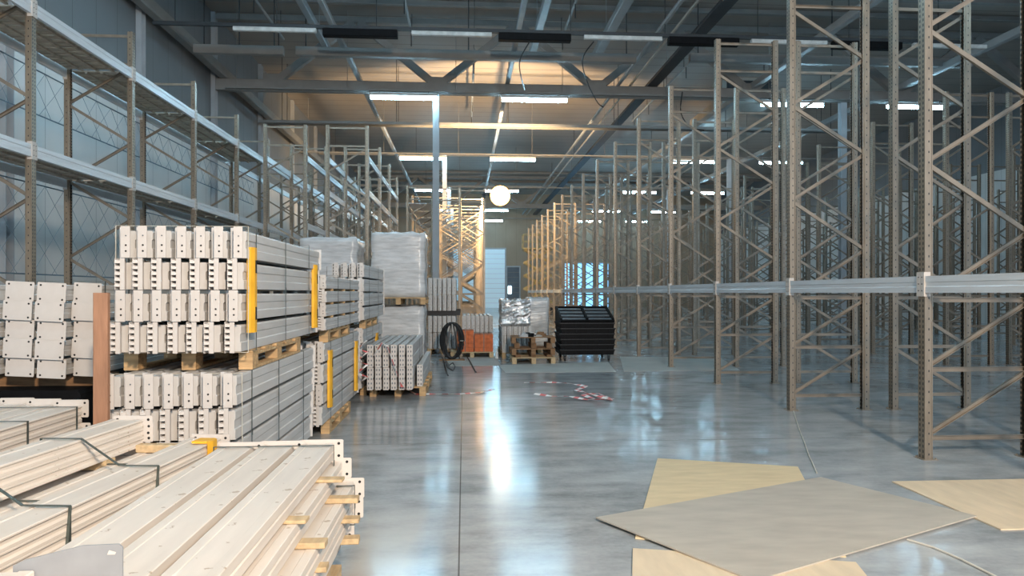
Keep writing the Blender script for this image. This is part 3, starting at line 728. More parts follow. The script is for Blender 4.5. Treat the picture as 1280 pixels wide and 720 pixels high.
# ------------------------------------------------------------------ front-left piles
PL22 = plate(.235, .112, sides=(1,)); PLT = plate(.215, .152); PLB = plate(.23, .12)
FX = -.715    # right edge of top layer
def flat_pile_front():
    Yf = 4.02
    layers = [(.678, FX, 3), (.575, FX+.045, 3), (.462, FX+.115, 3), (.352, FX+.11, 3), (.235, FX+.06, 3)]
    names = ['top', 'second', 'third', 'fourth', 'lowest']
    for li, (z, xr, n) in enumerate(layers):
        for c in range(n):
            pos = ['right', 'middle', 'left'][c]
            L = 3.0 if li < 2 else 2.75
            o = ob('rack_beam', beam_mesh('flat', L), None, (xr-.095-c*.212, Yf-L+(.0 if li else .0)-.02*c*(li == 0), z), (0,0,0),
                   'broad dusty cream beam in the front pile, %s layer, %s' % (names[li], pos), 'rack beam', 'beams of the front pile')
            ob('end_plate', PL22, o, (.022, L+.0045, -.006))
        if li < 4:
            z2 = layers[li+1][0]+.086
            for yy, ex in ((Yf-.42, .07), (Yf-1.05, .03), (Yf-2.1, .03)):
                ob('spacer_stick', MB().box(-.68, ex, -.035, .035, z2+.001, z-.001, 'wood_pale', ch=.003), None, (max(xr, layers[li+1][1]), yy+li*.03, 0), (0,0,.02*(li-1)),
                   'yellow spacer stick under the %s layer of the front pile, %s' % (names[li], 'far end' if yy > Yf-.5 else ('middle' if yy > Yf-1.2 else 'near end')), 'spacer', 'spacer sticks of the front pile')
    pallet(FX-.3, Yf-1.3, .001, .72, 2.3, 'wood_pale', 'pale wooden pallet on the floor under the front beam pile')
    for yy in (Yf-.45, Yf-2.1):
        ob('bearer', MB().box(-.70, .02, -.045, .045, .147, .233, 'wood_pale', ch=.004), None, (FX+.03, yy, 0), (0,0,0), 'thick wooden bearer under the lowest beams of the front pile, %s' % ('far end' if yy > 3 else 'near end'), 'bearer')
    for j, y in enumerate((Yf-.10,)):
        strap(FX-.19*3-.05, FX+.005, y, .573, .767, 'thin dark strap round the top layers of the front pile, %s' % ['far end', 'middle'][j])
    strap(FX-.1-.1, FX+.12, Yf-.12, .35, .552, 'thin dark strap hanging round the third layer of the front pile')
flat_pile_front()
# stray beam with the grey plate in the bottom left corner
o = ob('rack_beam', beam_mesh('flat', 1.6), None, (-1.24, .40, .768), (0,0,.0), 'stray cream beam on the front pile ending in the grey plate, bottom left corner', 'rack beam')
gp = MB().prism([(-.12,0),(.155,0),(.165,.008),(.165,.118),(.165,.142),(.155,.152),(.06,.150),(-.09,.115),(-.12,.10)], 'y', .0, .005, 'grey_plate')
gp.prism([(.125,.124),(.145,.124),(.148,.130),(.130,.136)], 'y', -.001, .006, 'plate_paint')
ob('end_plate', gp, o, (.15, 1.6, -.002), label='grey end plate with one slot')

# middle pile, turned about six degrees (G)
GA = -math.atan(92/890.0)
gd = Vector((math.sin(-GA), math.cos(GA), 0)); gr = Vector((math.cos(GA), math.sin(GA), 0))
G0 = Vector((-1.43, 4.30, 0))            # far right top corner
def gpos(u, v, z):                       # u to the left, v towards the camera
    p = G0-gr*u-gd*v; return (p.x, p.y, z)
def gpile():
    L = 3.4
    for si, (nm, u, zt, n1, n2) in enumerate((('right stack', .095, .745, 5, 5), ('middle stack', .29, .700, 4, 5), ('left stack', .485, .875, 3, 6))):
        z = zt; n2 = n2 if si == 0 else 3
        for i in range(n1+n2):
            z -= .05
            if i == n1: z -= .055
            if z < .15: break
            jl = random.uniform(-.01, .01)
            o = ob('rack_beam', beam_mesh('thin', L), None, gpos(u, L+(.0, .02, .12)[si]+jl, z), (0,0,GA),
                   'narrow cream beam in the slanting strapped pile, %s, layer %d from top' % (nm, i+1), 'rack beam', 'beams of the slanting strapped pile')
            if i < 2 or (i == n1): ob('end_plate', PLB if i == 0 else PL22, o, (.03, L+.004, -.05 if i == 0 else -.03))
        ztop = zt-.05*n1
        for k, v in enumerate((.45, 1.5, 2.7)):
            b = MB().box(-.1, .1, -.04, .04, ztop-.054, ztop-.001, 'wood_pale', ch=.003)
            ob('spacer_stick', b, None, gpos(u, v, 0), (0,0,GA), 'pale wooden spacer in the slanting strapped pile, %s, %s' % (nm, ['far', 'middle', 'near'][k]), 'spacer', 'spacers of the slanting strapped pile')
        zb = {0: .745-.05*10-.055, 1: .70-.05*7-.055, 2: .875-.05*6-.055}[si]
        for k, v in enumerate((.5, 2.7)):
            ob('bearer', MB().box(-.1, .1, -.05, .05, 0, zb-.001, 'wood', ch=.004), None, gpos(u, v, 0), (0,0,GA), 'wooden bearer under the slanting strapped pile, %s, %s end' % (nm, ['far', 'near'][k]), 'bearer')
    # timber across the far end
    ob('timber', MB().box(-.1, .12, -.03, .03, .701, .745, 'wood_pale', ch=.004), None, gpos(.29, .18, 0), (0,0,GA), 'yellowish timber across the far end of the slanting strapped pile', 'timber')
    # straps: over all three stacks
    for k, v in enumerate((.70, 1.36)):
        pts = [(-.004, .49), (-.004, .752), (.19, .752), (.383, .878+.004), (.585, .882), (.585, .60)]
        b = MB()
        for i in range(len(pts)-1):
            (u0, z0), (u1, z1) = pts[i], pts[i+1]
            b.bar((-u0, 0, z0), (-u1, 0, z1), .016, .003, 'strap_steel') if abs(u1-u0) > .02 else b.box(-u0-.001, -u0+.001, -.008, .008, min(z0, z1), max(z0, z1), 'strap_steel')
        b.bar((.006, .0, .752), (.006, -.035, .50), .003, .012, 'strap_steel')
        ob('steel_strap', b, None, gpos(0, v, 0), (0,0,GA), 'dark steel strap slanting across the slanting strapped pile, %s' % ['far one', 'near one'][k], 'strap')
        b = MB().box(-.388, -.192, -.008, .008, .703, .706, 'strap_steel').box(-.1925, -.191, -.008, .008, .55, .706, 'strap_steel')
        ob('steel_strap', b, None, gpos(0, v-.22, 0), (0,0,GA), 'dark strap round the middle stack of the slanting strapped pile, %s' % ['far one', 'near one'][k], 'strap')
    p = gpos(-.004, .13, 0)
    b = MB().prism([(0, -.05), (.006, -.06), (.02, -.02), (.02, .03), (.004, .05), (0, .05)], 'z', .60, .76, 'yellow').box(-.09, .004, -.05, .05, .749, .762, 'yellow', ch=.003)
    ob('corner_protector', b, None, p, (0,0,GA), 'yellow corner protector on the far end of the slanting strapped pile', 'protector')
gpile()
# pile at the left edge (I)
def ipile():
    L, Yf, xr = 2.6, 5.05, -2.60
    for c in range(3):
        z = .83
        for i in range(10):
            z -= .05
            if i == 4: z -= .05
            if z < .15 or (c and i > 5): break
            o = ob('rack_beam', beam_mesh('thin', L), None, (xr-.095-c*.212, Yf-L+(.06*c), z), (0,0,0), 'narrow cream beam, pile at the left edge, %s column, layer %d from top' % (['right', 'middle', 'left'][c], i+1), 'rack beam', 'beams of the left edge pile')
            if i in (0, 4): ob('end_plate', PLB, o, (.02, L+.004, -.03))
            if i == 2: ob('end_plate', PL22, o, (.03, L+.004, -.08))
        for k, v in enumerate((.25, 1.0, 2.1)):
            ob('spacer_stick', MB().box(-.1, .1+.03*(c == 0), -.045, .045, .581, .629, 'wood_pale', ch=.003), None, (xr-.095-c*.212, Yf-v, 0), (0,0,0), 'yellowish spacer block in the pile at the left edge, %s column, %s' % (['right', 'middle', 'left'][c], ['far', 'middle', 'near'][k]), 'spacer', 'spacers of the left edge pile')
        for k, v in enumerate((.4, 2.1)):
            ob('bearer', MB().box(-.1, .1, -.05, .05, 0, .279 if c == 0 else .479, 'wood', ch=.004), None, (xr-.095-c*.212, Yf-v, 0), (0,0,0), 'wooden bearer under the pile at the left edge, %s column, %s end' % (['right', 'middle', 'left'][c], ['far', 'near'][k]), 'bearer')
    for k, y in enumerate((Yf-.08, Yf-.62, Yf-1.3)):
        strap(xr-.63, xr, y, .28, .83, 'dark strap round the pile at the left edge, %s' % ['far end', 'middle', 'near end'][k], w=.018)
ipile()
# plate-ended bundle behind it (J) on a darker lower stack
def jpile():
    y0, L = 5.75, 2.6
    zb = .95
    for l in range(5):
        for c in range(5):
            x = -3.20-c*.272 if c < 4 else -2.99
            z = zb+l*.148
            o = ob('rack_beam', beam_mesh('low', L), None, (x, y0+(.06*(c % 2) if c < 4 else .12), z), (0,0,0), 'square-plate rack beam, bundle at the left edge, row %d from top, %s column' % (5-l, ['second', 'third', 'fourth', 'leftmost', 'set-back right'][c]), 'rack beam', 'beams with square plates at the left edge')
            e = ob('end_plate', PLT, o, (-.0, .012-.03*(l % 2), -.015+.01*(c % 2)), (0, .05, 0))
    for k, y in enumerate((y0+.4, y0+2.1)):
        ob('bearer', MB().box(-4.15, -2.90, -.06, .06, .83, .935, 'wood_old', ch=.004), None, (0, y, 0), (0,0,0), 'dark bearer under the square-plate beam bundle at left, %s' % ['near', 'far'][k], 'bearer')
    b = MB().box(-.55, .55, -1.2, 1.2, 0, .69, 'black_plastic', ch=.03)
    pallet(-3.55, y0+1.2, 0, 1.1, 2.3, 'wood_old', 'dark pallet on the floor under the black covered load at left')
    ob('covered_load', b, None, (-3.55, y0+1.25, .145), (0,0,0), 'black sheeted load under the square-plate beam bundle at left', 'load')
    strap(-4.15, -2.94, y0+.30, .935, 1.69, 'dark strap round the square-plate beam bundle at left')
    ob('grey_panel', MB().box(-.09, .09, -.01, .01, 0, .98, 'beam_paint', ch=.003), None, (-3.62, 5.35, 0), (0,0,0), 'pale grey panel standing upright below the square-plate bundle', 'panel')
    ob('wooden_post', MB().box(-.06, .06, -.04, .04, 0, .98, 'board_brown', ch=.004), None, (-3.80, 5.42, 0), (0,0,0), 'brown wooden post at the left edge below the square-plate bundle', 'post')
jpile()

# ------------------------------------------------------------------ wrapped pallets
def wrapped(name, x0, x1, y0, y1, z0, z1, m, label, cat='wrapped load', amp=.018, seed=1):
    rr = random.Random(seed); nx, ny, nz = 9, 9, 12
    b = MB(); idx = {}; vs = []
    def P(i, j, k):
        if (i, j, k) in idx: return idx[(i, j, k)]
        u, v, w = i/nx, j/ny, k/nz
        x = x0+(x1-x0)*u; y = y0+(y1-y0)*v; z = z0+(z1-z0)*w
        ed = sum(1 for q in (i in (0, nx), j in (0, ny), k in (0, nz)) if q)
        cx, cy = (x0+x1)/2, (y0+y1)/2
        pin = .982 if ed >= 2 else 1.0
        bl = .97+.03*math.sin(w*PI*5)*.5
        x = cx+(x-cx)*pin*bl; y = cy+(y-cy)*pin*bl
        if k == nz: z += rr.uniform(-amp, amp)*1.5
        if 0 < k: x += rr.uniform(-amp, amp)*.6; y += rr.uniform(-amp, amp)*.6
        idx[(i, j, k)] = len(vs); vs.append((x, y, z)); return idx[(i, j, k)]
    fs = []
    for i in range(nx):
        for j in range(ny):
            fs += [(P(i,j,0),P(i,j+1,0),P(i+1,j+1,0),P(i+1,j,0)), (P(i,j,nz),P(i+1,j,nz),P(i+1,j+1,nz),P(i,j+1,nz))]
        for k in range(nz):
            fs += [(P(i,0,k),P(i+1,0,k),P(i+1,0,k+1),P(i,0,k+1)), (P(i,ny,k),P(i,ny,k+1),P(i+1,ny,k+1),P(i+1,ny,k))]
    for j in range(ny):
        for k in range(nz):
            fs += [(P(0,j,k),P(0,j,k+1),P(0,j+1,k+1),P(0,j+1,k)), (P(nx,j,k),P(nx,j+1,k),P(nx,j+1,k+1),P(nx,j,k+1))]
    cx, cy = (x0+x1)/2, (y0+y1)/2
    b.add([(x-cx, y-cy, z-z0) for x, y, z in vs], fs, m)
    o = ob(name, b, None, (cx, cy, z0), (0,0,0), label, cat)
    for p in o.data.polygons: p.use_smooth = amp < .02
    return o
MY = 14.6
pallet(-1.33, MY+.55, 0, 1.1, 1.2, 'wood', 'pallet on the floor under the lower film-wrapped load')
wrapped('wrapped_load', -1.88, -.80, MY, MY+1.15, .146, 1.325, 'film', 'lower film-wrapped load behind the taped beam pile', seed=2)
pallet(-1.33, MY+.55, 1.362, 1.1, 1.2, 'wood', 'pallet between the two film-wrapped loads')
wrapped('wrapped_load', -1.90, -.78, MY-.02, MY+1.17, 1.508, 2.83, 'film', 'tall upper film-wrapped load standing on another wrapped load', seed=3)
wrapped('wrapped_load', -3.35, -2.16, MY+.1, MY+1.3, 1.508, 2.72, 'film', 'film-wrapped load seen behind the top of the beam bundles', seed=4)
pallet(-2.76, MY+.7, 1.362, 1.1, 1.2, 'wood', 'pallet under the wrapped load behind the beam bundles')
wrapped('wrapped_load', -3.35, -2.16, MY+.1, MY+1.3, .146, 1.325, 'film', 'film-wrapped load hidden low behind the beam bundles', seed=5)
pallet(-2.76, MY+.7, 0, 1.1, 1.2, 'wood', 'floor pallet hidden behind the beam bundles')

# further upright beam stacks in the centre
CY = 18.6
pallet(-.55, CY+1.2, 0, .8, 2.2, 'wood', 'pallet on the floor under the tall far beam stack left of the bricks')
bundle(-.93, CY, .147, 6, 2, .122, .431, 2.6, 'deep', 'pale beam in the lower far bundle left of the orange bricks', 'beams of the lower far bundle', far_conn=False)
ob('bearer', MB().box(-.98, -.1, -.06, .06, 1.012, 1.13, 'black_rubber', ch=.004), None, (0, CY+.2, 0), (0,0,0), 'black bearer between the two far bundles left of the bricks, near end', 'bearer')
ob('bearer', MB().box(-.98, -.1, -.06, .06, 1.012, 1.13, 'black_rubber', ch=.004), None, (0, CY+2.2, 0), (0,0,0), 'black bearer between the two far bundles left of the bricks, far end', 'bearer')
bundle(-.93, CY, 1.134, 6, 2, .122, .431, 2.6, 'deep', 'pale beam in the upper far bundle left of the floodlit rack', 'beams of the upper far bundle', far_conn=False)
pallet(.36, CY+1.2, 0, .8, 2.2, 'wood', 'pallet under the far beam bundle right behind the orange bricks')
bundle(-.05, CY, .147, 7, 2, .117, .431, 2.6, 'deep', 'pale beam in the far bundle standing behind the orange bricks', 'beams behind the bricks', far_conn=False)

# orange brick blocks on a pallet
pallet(.20, 17.95, 0, 1.05, .8, 'wood_pale', 'pale pallet carrying the orange brick blocks')
def brick_block(x, y, w, l, h, label):
    t = thing('brick_block', (x, y, .145), label, 'bricks', 'orange brick blocks')
    n = max(2, int(h/.1))
    for i in range(n):
        b = MB(); k = max(2, int(w/.13))
        for j in range(k): b.box(-w/2+j*w/k+.002, -w/2+(j+1)*w/k-.002, -l/2, l/2, i*h/n+.002, (i+1)*h/n-.001, 'brick_orange', ch=.004)
        ob('brick_course', b, t)
    ob('strap', MB().box(-.008, .008, -l/2-.003, -l/2-.001, 0, h, 'strap_steel').box(-.008, .008, -l/2, l/2, h, h+.002, 'strap_steel'), t)
    return t
brick_block(.03, 17.95, .42, .7, .52, 'taller orange block of bricks beside the black cable coil')
brick_block(.49, 17.95, .46, .7, .42, 'lower orange block of bricks, right one of the pair')
ob('bottle', MB().tube([(0,0,0), (0,0,.16)], .035, 'tape_white', 10).tube([(0,0,.16), (0,0,.20), (0,0,.24)], .013, 'tape_white', 8), None, (.80, 17.35, 0), (0,0,0), 'small white bottle on the floor right of the orange bricks', 'bottle')

# black cable coil standing upright
def coil():
    b = MB(); pts = []; n = 26; turns = 22
    for k in range(turns):
        ro = random.uniform(.74, 1.12); oy = random.uniform(-.09, .09); ox = random.uniform(-.03, .03)
        for i in range(n):
            a = 2*PI*i/n
            pts.append((ox+math.cos(a)*.24*ro, oy+.03*math.sin(a*2+k), .475+math.sin(a)*.42*(.94+.06*ro)))
    b.tube(pts, .017, 'black_rubber', 6)
    t = thing('cable_coil', (xat(565, 16.9), 16.9, 0), 'big black cable coil standing upright before the orange bricks', 'cable coil')
    o = ob('coiled_cable', b, t)
    ob('stand', MB().box(-.3, .3, -.12, .12, 0, .03, 'wood_old', ch=.004).bar((-.18, .14, .0), (-.02, .16, .9), .03, .03, 'dark_steel').bar((.18, .14, .0), (.02, .16, .9), .03, .03, 'dark_steel').bar((-.05, -.13, .88), (.05, .17, .88), .03, .03, 'dark_steel'), t)
    ob('tie', MB().tube([(.24+math.cos(a*PI/5)*.06, math.sin(a*PI/5)*.12, .47) for a in range(10)], .008, 'cord', 5, True), t)
coil()
def floor_line(name, pxs, r, m, label, cat):
    pts = []
    for i in range(len(pxs)-1):
        a, b = at(*pxs[i]), at(*pxs[i+1])
        for s in range(5): pts.append((a[0]+(b[0]-a[0])*s/5, a[1]+(b[1]-a[1])*s/5+.004*math.sin(i*5+s), r+.0005))
    e = at(*pxs[-1]); pts.append((e[0], e[1], r+.0005))
    return ob(name, MB().tube(pts, r, m, 6), None, (0,0,0), (0,0,0), label, cat)
floor_line('cable', [(553, 447), (556, 458), (560, 470)], .014, 'black_rubber', 'black cable end on the floor, left below the cable coil', 'cable')
floor_line('cable', [(584, 447), (590, 457), (595, 466)], .014, 'black_rubber', 'black cable end on the floor, right below the cable coil', 'cable')
floor_line('cable', [(556, 449), (560, 460), (566, 464), (569, 459), (566, 454), (562, 457)], .012, 'black_rubber', 'small loop of black cable on the floor below the coil', 'cable')
floor_line('string', [(992, 514), (997, 532), (1004, 550), (1012, 572), (1021, 592)], .006, 'cord', 'pale string on the floor from the rack foot to the plywood', 'string')
floor_line('string', [(1134, 676), (1165, 685), (1200, 700), (1236, 718), (1260, 730)], .007, 'cord', 'pale string on the floor leaving the grey plywood at lower right', 'string')

# beam bundle with wrapped bales, right of the bricks
OX = .98
pallet(OX+.32, 18.4, 0, .75, 2.2, 'wood', 'pallet under the blue-grey beam bundle with the silver bale')
bundle(OX-.05, 17.25, .147, 6, 3, .12, .2155, 2.4, 'tall', 'blue-grey beam in the bundle under the silver wrapped bale', 'beams under the silver bale', far_conn=False)
wrapped('wrapped_bale', OX-.08, OX+.66, 17.3, 18.6, .80, 1.42, 'film_crinkle', 'crinkled silver film bale glinting in the floodlight', 'wrapped bale', .025, 8)
pallet(OX+1.02, 19.4, 0, .62, 1.1, 'wood', 'pallet under the dull grey wrapped block')
wrapped('wrapped_bale', OX+.72, OX+1.3, 18.9, 19.9, .146, 1.47, 'film', 'dull grey wrapped block right behind the silver bale', 'wrapped bale', .012, 9)
PXc = xat(665, 16.4)
for i, (m, dz, dx, rz) in enumerate((('wood_pale', 0, 0, 0), ('wood_old', .20, -.02, .03), ('wood_old', .46, .0, -.03))):
    pallet(PXc+dx, 16.35, dz, .98, .8, m, ['yellow pallet at the bottom of the junk stack beside the black carts', 'dark middle pallet of the junk stack', 'dark top pallet of the junk stack, covered with scrap'][i], rz)
for i in range(6):
    z0 = .145 if i < 3 else .346
    dz = .054 if i < 3 else .113
    ob('wood_block', MB().box(-.06, .06, -.3, .3, 0, dz, 'wood_old', ch=.006), None, (PXc-.36+.36*(i % 3), 16.35, z0), (0,0,random.uniform(-.05, .05)), 'dark wood block between the pallets of the junk stack, %s gap, %s' % (['lower', 'upper'][i//3], ['left', 'middle', 'right'][i % 3]), 'block', 'blocks in the junk stack')
for i in range(9):
    w, l, h = random.uniform(.06, .16), random.uniform(.08, .2), random.uniform(.04, .13)
    m = ['film', 'black_plastic', 'tape_white', 'pale_sheet', 'wood_old'][i % 5]
    b = MB(); a = random.uniform(0, 1)
    n = 7; ring = [(math.cos(2*PI*j/n)*w*random.uniform(.7, 1.1), math.sin(2*PI*j/n)*l*random.uniform(.7, 1.1)) for j in range(n)]
    b.prism(ring, 'z', 0, h*.6, m); b.prism([(p[0]*.6, p[1]*.6) for p in ring], 'z', h*.6, h, m)
    ob('scrap_piece', b, None, (PXc-.2+.1*(i % 5)+.06*(i//5), 16.12+.2*(i % 3), .604 ), (0,0,a), ['crumpled film scrap', 'black plastic scrap', 'white scrap', 'pale offcut', 'dark wood offcut'][i % 5]+' on top of the junk pallet stack, %s' % ('first' if i < 5 else 'second'), 'scrap', 'scrap on the junk stack')

# black folding carts, nested in a stack
def carts():
    cx, cy = xat(731, 16.9), 17.0
    W, D = 1.28, 1.0
    names = ['lowest', 'second from bottom', 'third from bottom', 'fourth from bottom', 'fifth from bottom', 'sixth from bottom', 'topmost']
    z = .15
    for i in range(6):
        t = thing('black_crate', (cx+random.uniform(-.012, .012), cy, z), 'black nested plastic crate in the stack by the racks, %s' % names[i], 'crate', 'stacked black crates')
        h = .125
        ob('shell', MB().prism([(-W/2+.02, 0), (W/2-.02, 0), (W/2, h-.03), (W/2+.015, h-.03), (W/2+.015, h-.003), (-W/2-.015, h-.003), (-W/2-.015, h-.03), (-W/2, h-.03)], 'y', -D/2, D/2, 'black_plastic'), t)
        for j in range(5): ob('rib', MB().box(-W/2+.12+j*(W-.24)/4-.012, -W/2+.12+j*(W-.24)/4+.012, -D/2-.012, -D/2, .004, h-.006, 'black_plastic'), t)
        ob('lip', MB().box(-W/2-.015, W/2+.015, -D/2-.016, -D/2, h-.022, h-.004, 'black_rail'), t)
        if i == 0:
            for sx in (-1, 1):
                for sy in (-1, 1):
                    c = ob('caster', MB().tube([(sx*(W/2-.12)-.02, sy*(D/2-.1), -.085), (sx*(W/2-.12)+.02, sy*(D/2-.1), -.085)], .064, 'black_rubber', 12), t)
                    ob('caster_fork', MB().box(sx*(W/2-.12)-.035, sx*(W/2-.12)-.024, sy*(D/2-.1)-.02, sy*(D/2-.1)+.02, -.1, 0, 'dark_steel').box(sx*(W/2-.12)+.024, sx*(W/2-.12)+.035, sy*(D/2-.1)-.02, sy*(D/2-.1)+.02, -.1, 0, 'dark_steel'), c)
        z += h
    # tilted slatted top
    t = thing('slatted_lid', (cx, cy-D/2+.01, z+.001), 'tilted black lid frame with grey slats on top of the crate stack', 'lid')
    M = Matrix.Rotation(math.radians(17), 4, 'X')
    def bx(*a): return MB().box(*a, M)
    ob('frame', MB().box(-W/2, W/2, 0, .05, 0, .06, 'black_plastic', M).box(-W/2, W/2, D+.02, D+.07, 0, .06, 'black_plastic', M).box(-W/2, -W/2+.05, .05, D+.02, 0, .08, 'black_plastic', M).box(W/2-.05, W/2, .05, D+.02, 0, .08, 'black_plastic', M).box(-.025, .025, .05, D+.02, 0, .09, 'black_plastic', M), t)
    for j in range(4):
        for s in (-1, 1):
            ob('slat', MB().box(min(s*.03, s*(W/2-.055)), max(s*.03, s*(W/2-.055)), .09+j*.24, .21+j*.24, .03, .05, 'slot_grey', M), t)
    legs = MB()
    for sx in (-1, 1):
        zt = math.sin(math.radians(17))*(D+.03)
        legs.box(sx*(W/2-.04)-.025, sx*(W/2-.04)+.025, D-.06, D-.01, 0, zt-.02, 'black_plastic')
    legs.box(-W/2+.07, W/2-.07, D-.04, D-.02, 0, .27, 'black_plastic')
    # side panels
    for sx in (-1, 1):
        x = sx*(W/2-.01)
        legs.add([(x-.01, .03, .0), (x-.01, D-.02, .0), (x-.01, D-.02, .29), (x-.01, .03, .012), (x+.01, .03, .0), (x+.01, D-.02, .0), (x+.01, D-.02, .29), (x+.01, .03, .012)], [(0,1,2,3),(4,7,6,5),(0,4,5,1),(1,5,6,2),(2,6,7,3),(3,7,4,0)], 'black_plastic')
    ob('prop', legs, t)
carts()

# ------------------------------------------------------------------ sheets on the floor
def quad_sheet(name, pts, z, th, m, label, cat='board', lift=0):
    v = [(p[0], p[1], z+(lift if i == 0 else 0)) for i, p in enumerate(pts)]; n = len(v)
    cx, cy = sum(p[0] for p in v)/n, sum(p[1] for p in v)/n
    v = [(p[0]-cx, p[1]-cy, p[2]-z) for p in v]
    vs = v+[(p[0], p[1], p[2]+th) for p in v]
    fs = [tuple(range(n))[::-1], tuple(range(n, 2*n))]+[(i, (i+1) % n, n+(i+1) % n, n+i) for i in range(n)]
    return ob(name, MB().add(vs, fs, m), None, (cx, cy, z), (0,0,0), label, cat)
def rect_from(a, u, w, l):
    u = Vector(u).normalized(); v = Vector((u.y, -u.x))
    a = Vector(a); return [a, a+u*w, a+u*w+v*l, a+v*l]
g1 = [at(745, 652), at(1026, 599), at(1221, 648), at(943, 730)]
quad_sheet('plywood_sheet', g1, .0105, .009, 'ply_grey', 'large greyish plywood sheet lying on top of the yellow ones', 'plywood', .012)
quad_sheet('plywood_sheet', rect_from(at(822, 574), (.945, -.325), 1.26, 2.3), .001, .009, 'ply_yellow', 'yellow plywood sheet half under the far edge of the grey sheet', 'plywood')
quad_sheet('plywood_sheet', rect_from(at(1115, 603), (1.0, -.0), 2.44, 1.22), .001, .009, 'ply_pink', 'pale yellow plywood sheet at the right edge near the rack foot', 'plywood')
quad_sheet('plywood_sheet', rect_from(at(791, 687), (.97, -.24), 1.3, 2.44), .001, .0085, 'ply_pink', 'yellow plywood sheet at the bottom edge under the grey sheet', 'plywood')
quad_sheet('hardboard_sheet', [at(556, 447), at(620, 446), at(626, 457), at(563, 458)], .001, .004, 'pale_sheet', 'pale sheet on the floor in front of the orange bricks', 'sheet')
quad_sheet('hardboard_sheet', [at(623, 456.5), at(760, 452.5), at(770, 465), at(632, 466)], .001, .004, 'pale_sheet', 'pale sheet on the floor in front of the junk pallets', 'sheet')
quad_sheet('hardboard_sheet', [at(775, 446), at(900, 447), at(925, 463), at(780, 464.5)], .001, .004, 'pale_sheet', 'pale sheet on the floor right of the black crates', 'sheet')

# ------------------------------------------------------------------ barrier tape
def ribbon(path, w, label, seg=.085):
    pts = [Vector(p) for p in path]; out = []
    for i in range(len(pts)-1):
        n = max(1, int((pts[i+1]-pts[i]).length/seg))
        for s in range(n): out.append(pts[i].lerp(pts[i+1], s/n))
    out.append(pts[-1])
    b = MB(); rr = random.Random(len(out))
    sides = []
    for i, p in enumerate(out):
        t = (out[min(i+1, len(out)-1)]-out[max(i-1, 0)]).normalized()
        a = t.cross(Vector((0,0,1)))
        if a.length < .1: a = Vector((1,0,0))
        a.normalize(); c = a.cross(t)
        ang = .5*math.sin(i*.9)+rr.uniform(-.2, .2)
        s = a*math.cos(ang)+c*math.sin(ang)*(.6)
        sides.append((p-s*w/2, p+s*w/2))
    for i in range(len(out)-1):
        (a0, a1), (b0, b1) = sides[i], sides[i+1]
        up = Vector((0, .0008, .0016))
        vs = [a0, a1, b1, b0, a0+up, a1+up, b1+up, b0+up]
        b.add(vs, [(0,1,2,3),(4,7,6,5),(0,4,5,1),(1,5,6,2),(2,6,7,3),(3,7,4,0)], 'tape_red' if i % 2 else 'tape_white')
    return ob('barrier_tape', b, None, (0,0,0), (0,0,0), label, 'tape')
yk = 10.70
path = [(xat(467, yk), yk, 1.6-(445-366)*10.6/890), (xat(478, yk), yk-.03, .86), (xat(485, yk), yk-.05, .80), (xat(493, yk), yk-.05, .52), (xat(503, yk), yk-.05, .2)]
for px, py in ((512, 490), (520, 494), (545, 494), (575, 494), (600, 492), (618, 488)): path.append((*at(px, py), .018))
ribbon(path, .05, 'red and white barrier tape from the low beam pile trailing over the floor')
rr = random.Random(5)
p2 = [(*at(px, py), .02+.05*rr.random()) for px, py in ((655, 482), (690, 482), (715, 484), (733, 488), (720, 492), (735, 497), (765, 502), (748, 495), (728, 499), (745, 504), (766, 504), (735, 502), (712, 499), (690, 498), (668, 496))]
ribbon(p2, .06, 'tangled red and white barrier tape lying on the open floor')
p3 = [(-1.50+.09*math.sin(i*2.1), 10.62+.03*math.cos(i*1.7), .30+.06*i) for i in range(11)]
ribbon(p3, .06, 'bunch of red and white tape hanging between the stack and the low pile', .06)

# ------------------------------------------------------------------ scissor lift far back
def lift():
    Y = 52.0; xc = xat(672, Y)
    t = thing('scissor_lift', (xc, Y, 0), 'yellow scissor lift far down the hall left of the rack row end', 'scissor lift')
    ob('chassis', MB().box(-1.1, 1.1, -.6, .6, .35, .95, 'lift_yellow', ch=.05), t)
    for sx in (-.8, .8):
        for sy in (-.55, .55): ob('wheel', MB().tube([(sx, sy-.12, .3), (sx, sy+.12, .3)], .3, 'black_rubber', 14), t)
    z = .95
    for k in range(4):
        for sy in (-.4, .4):
            ob('scissor_arm', MB().bar((-1, sy, z), (1, sy, z+.95), .08, .14, 'lift_yellow'), t)
            ob('scissor_arm', MB().bar((1, sy+.09, z), (-1, sy+.09, z+.95), .08, .14, 'lift_yellow'), t)
        z += .95
    ob('platform', MB().box(-1.1, 1.1, -.6, .6, z, z+.12, 'lift_yellow', ch=.02), t)
    g = MB()
    for sx in (-1.08, 0, 1.08):
        for sy in (-.58, .58): g.tube([(sx, sy, z+.1), (sx, sy, z+1.1)], .025, 'lift_yellow', 6)
    for zz in (.6, 1.1):
        g.tube([(-1.08, -.58, z+zz), (1.08, -.58, z+zz), (1.08, .58, z+zz), (-1.08, .58, z+zz)], .025, 'lift_yellow', 6, True)
    ob('guard_rail', g, t)
lift()

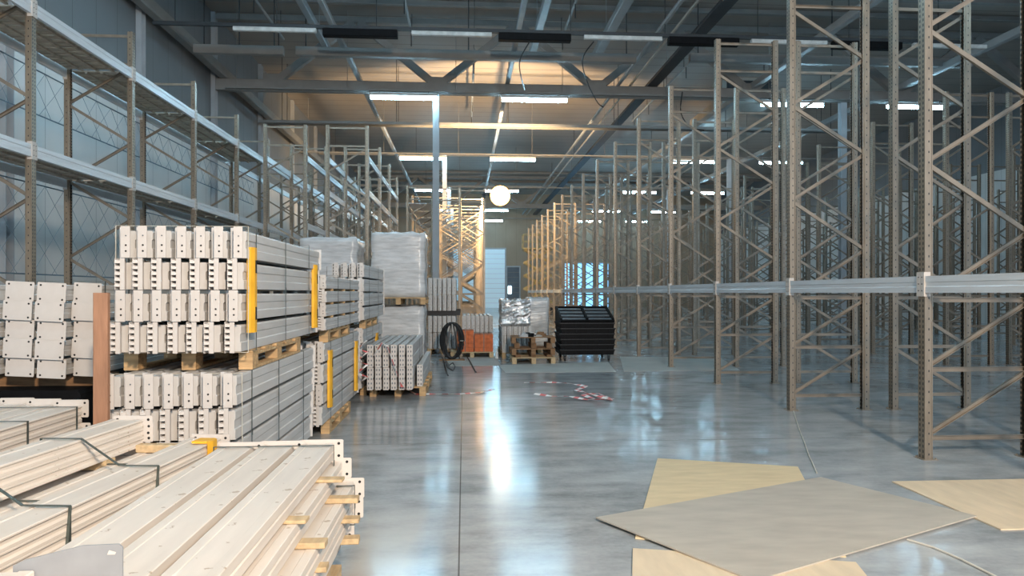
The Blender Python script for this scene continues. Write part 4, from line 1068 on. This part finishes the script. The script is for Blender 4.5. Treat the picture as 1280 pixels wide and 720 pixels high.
# ------------------------------------------------------------------ light
def light(name, typ, loc, energy, col, size=.3, rot=(0,0,0), **kw):
    l = bpy.data.lights.new(name, typ); l.energy = energy; l.color = col
    if typ == 'AREA': l.size = size
    else: l.shadow_soft_size = size
    for k, v in kw.items(): setattr(l, k, v)
    o = bpy.data.objects.new(name, l); C.objects.link(o); o.location = loc; o.rotation_euler = rot; return o
def aim(o, tgt):
    d = Vector(tgt)-o.location; o.rotation_euler = d.to_track_quat('-Z', 'Y').to_euler()
fl = light('floodlight_upward', 'SPOT', (1.53, 30.2, 6.45), 4200, (1.0, .68, .38), .25, spot_size=math.radians(120), spot_blend=.3)
aim(fl, (1.6, 52, 13.5))
fb = light('floodlight_backward', 'SPOT', (1.53, 30.75, 5.8), 1500, (1.0, .60, .22), .25, spot_size=math.radians(165), spot_blend=.3)
aim(fb, (1.2, 40, 5.6))
k = light('work_light_behind_camera', 'SPOT', (2.2, -4.2, 5.0), 4300, (1.0, .80, .60), .3, spot_size=math.radians(120), spot_blend=.6)
aim(k, (-.2, 8, .6))
k2 = light('left_wall_fill', 'AREA', (6.5, -7.5, 6.5), 500, (.80, .90, 1.0), 1.2)  # added cool fill that brightens the left wall, no real lamp
aim(k2, (-9.3, 13, 3))
w = bpy.data.worlds.new('world'); bpy.context.scene.world = w; w.use_nodes = True
w.node_tree.nodes['Background'].inputs[0].default_value = (.55, .76, 1.0, 1); w.node_tree.nodes['Background'].inputs[1].default_value = 1.1

# ------------------------------------------------------------------ camera and view
cam = bpy.data.cameras.new('camera'); co = bpy.data.objects.new('camera', cam); C.objects.link(co)
co.location = (0, 0, CAM_H); co.rotation_euler = (PI/2, 0, -YAW)
cam.sensor_width = 36; cam.lens = F_PX/1280*36; cam.shift_y = (HZ-360)/1280; cam.clip_start = .05; cam.clip_end = 300
sc = bpy.context.scene; sc.camera = co
vs = sc.view_settings; vs.view_transform = 'Standard'; vs.look = 'None'; vs.gamma = 1; vs.use_curve_mapping = False; vs.exposure = 0.3
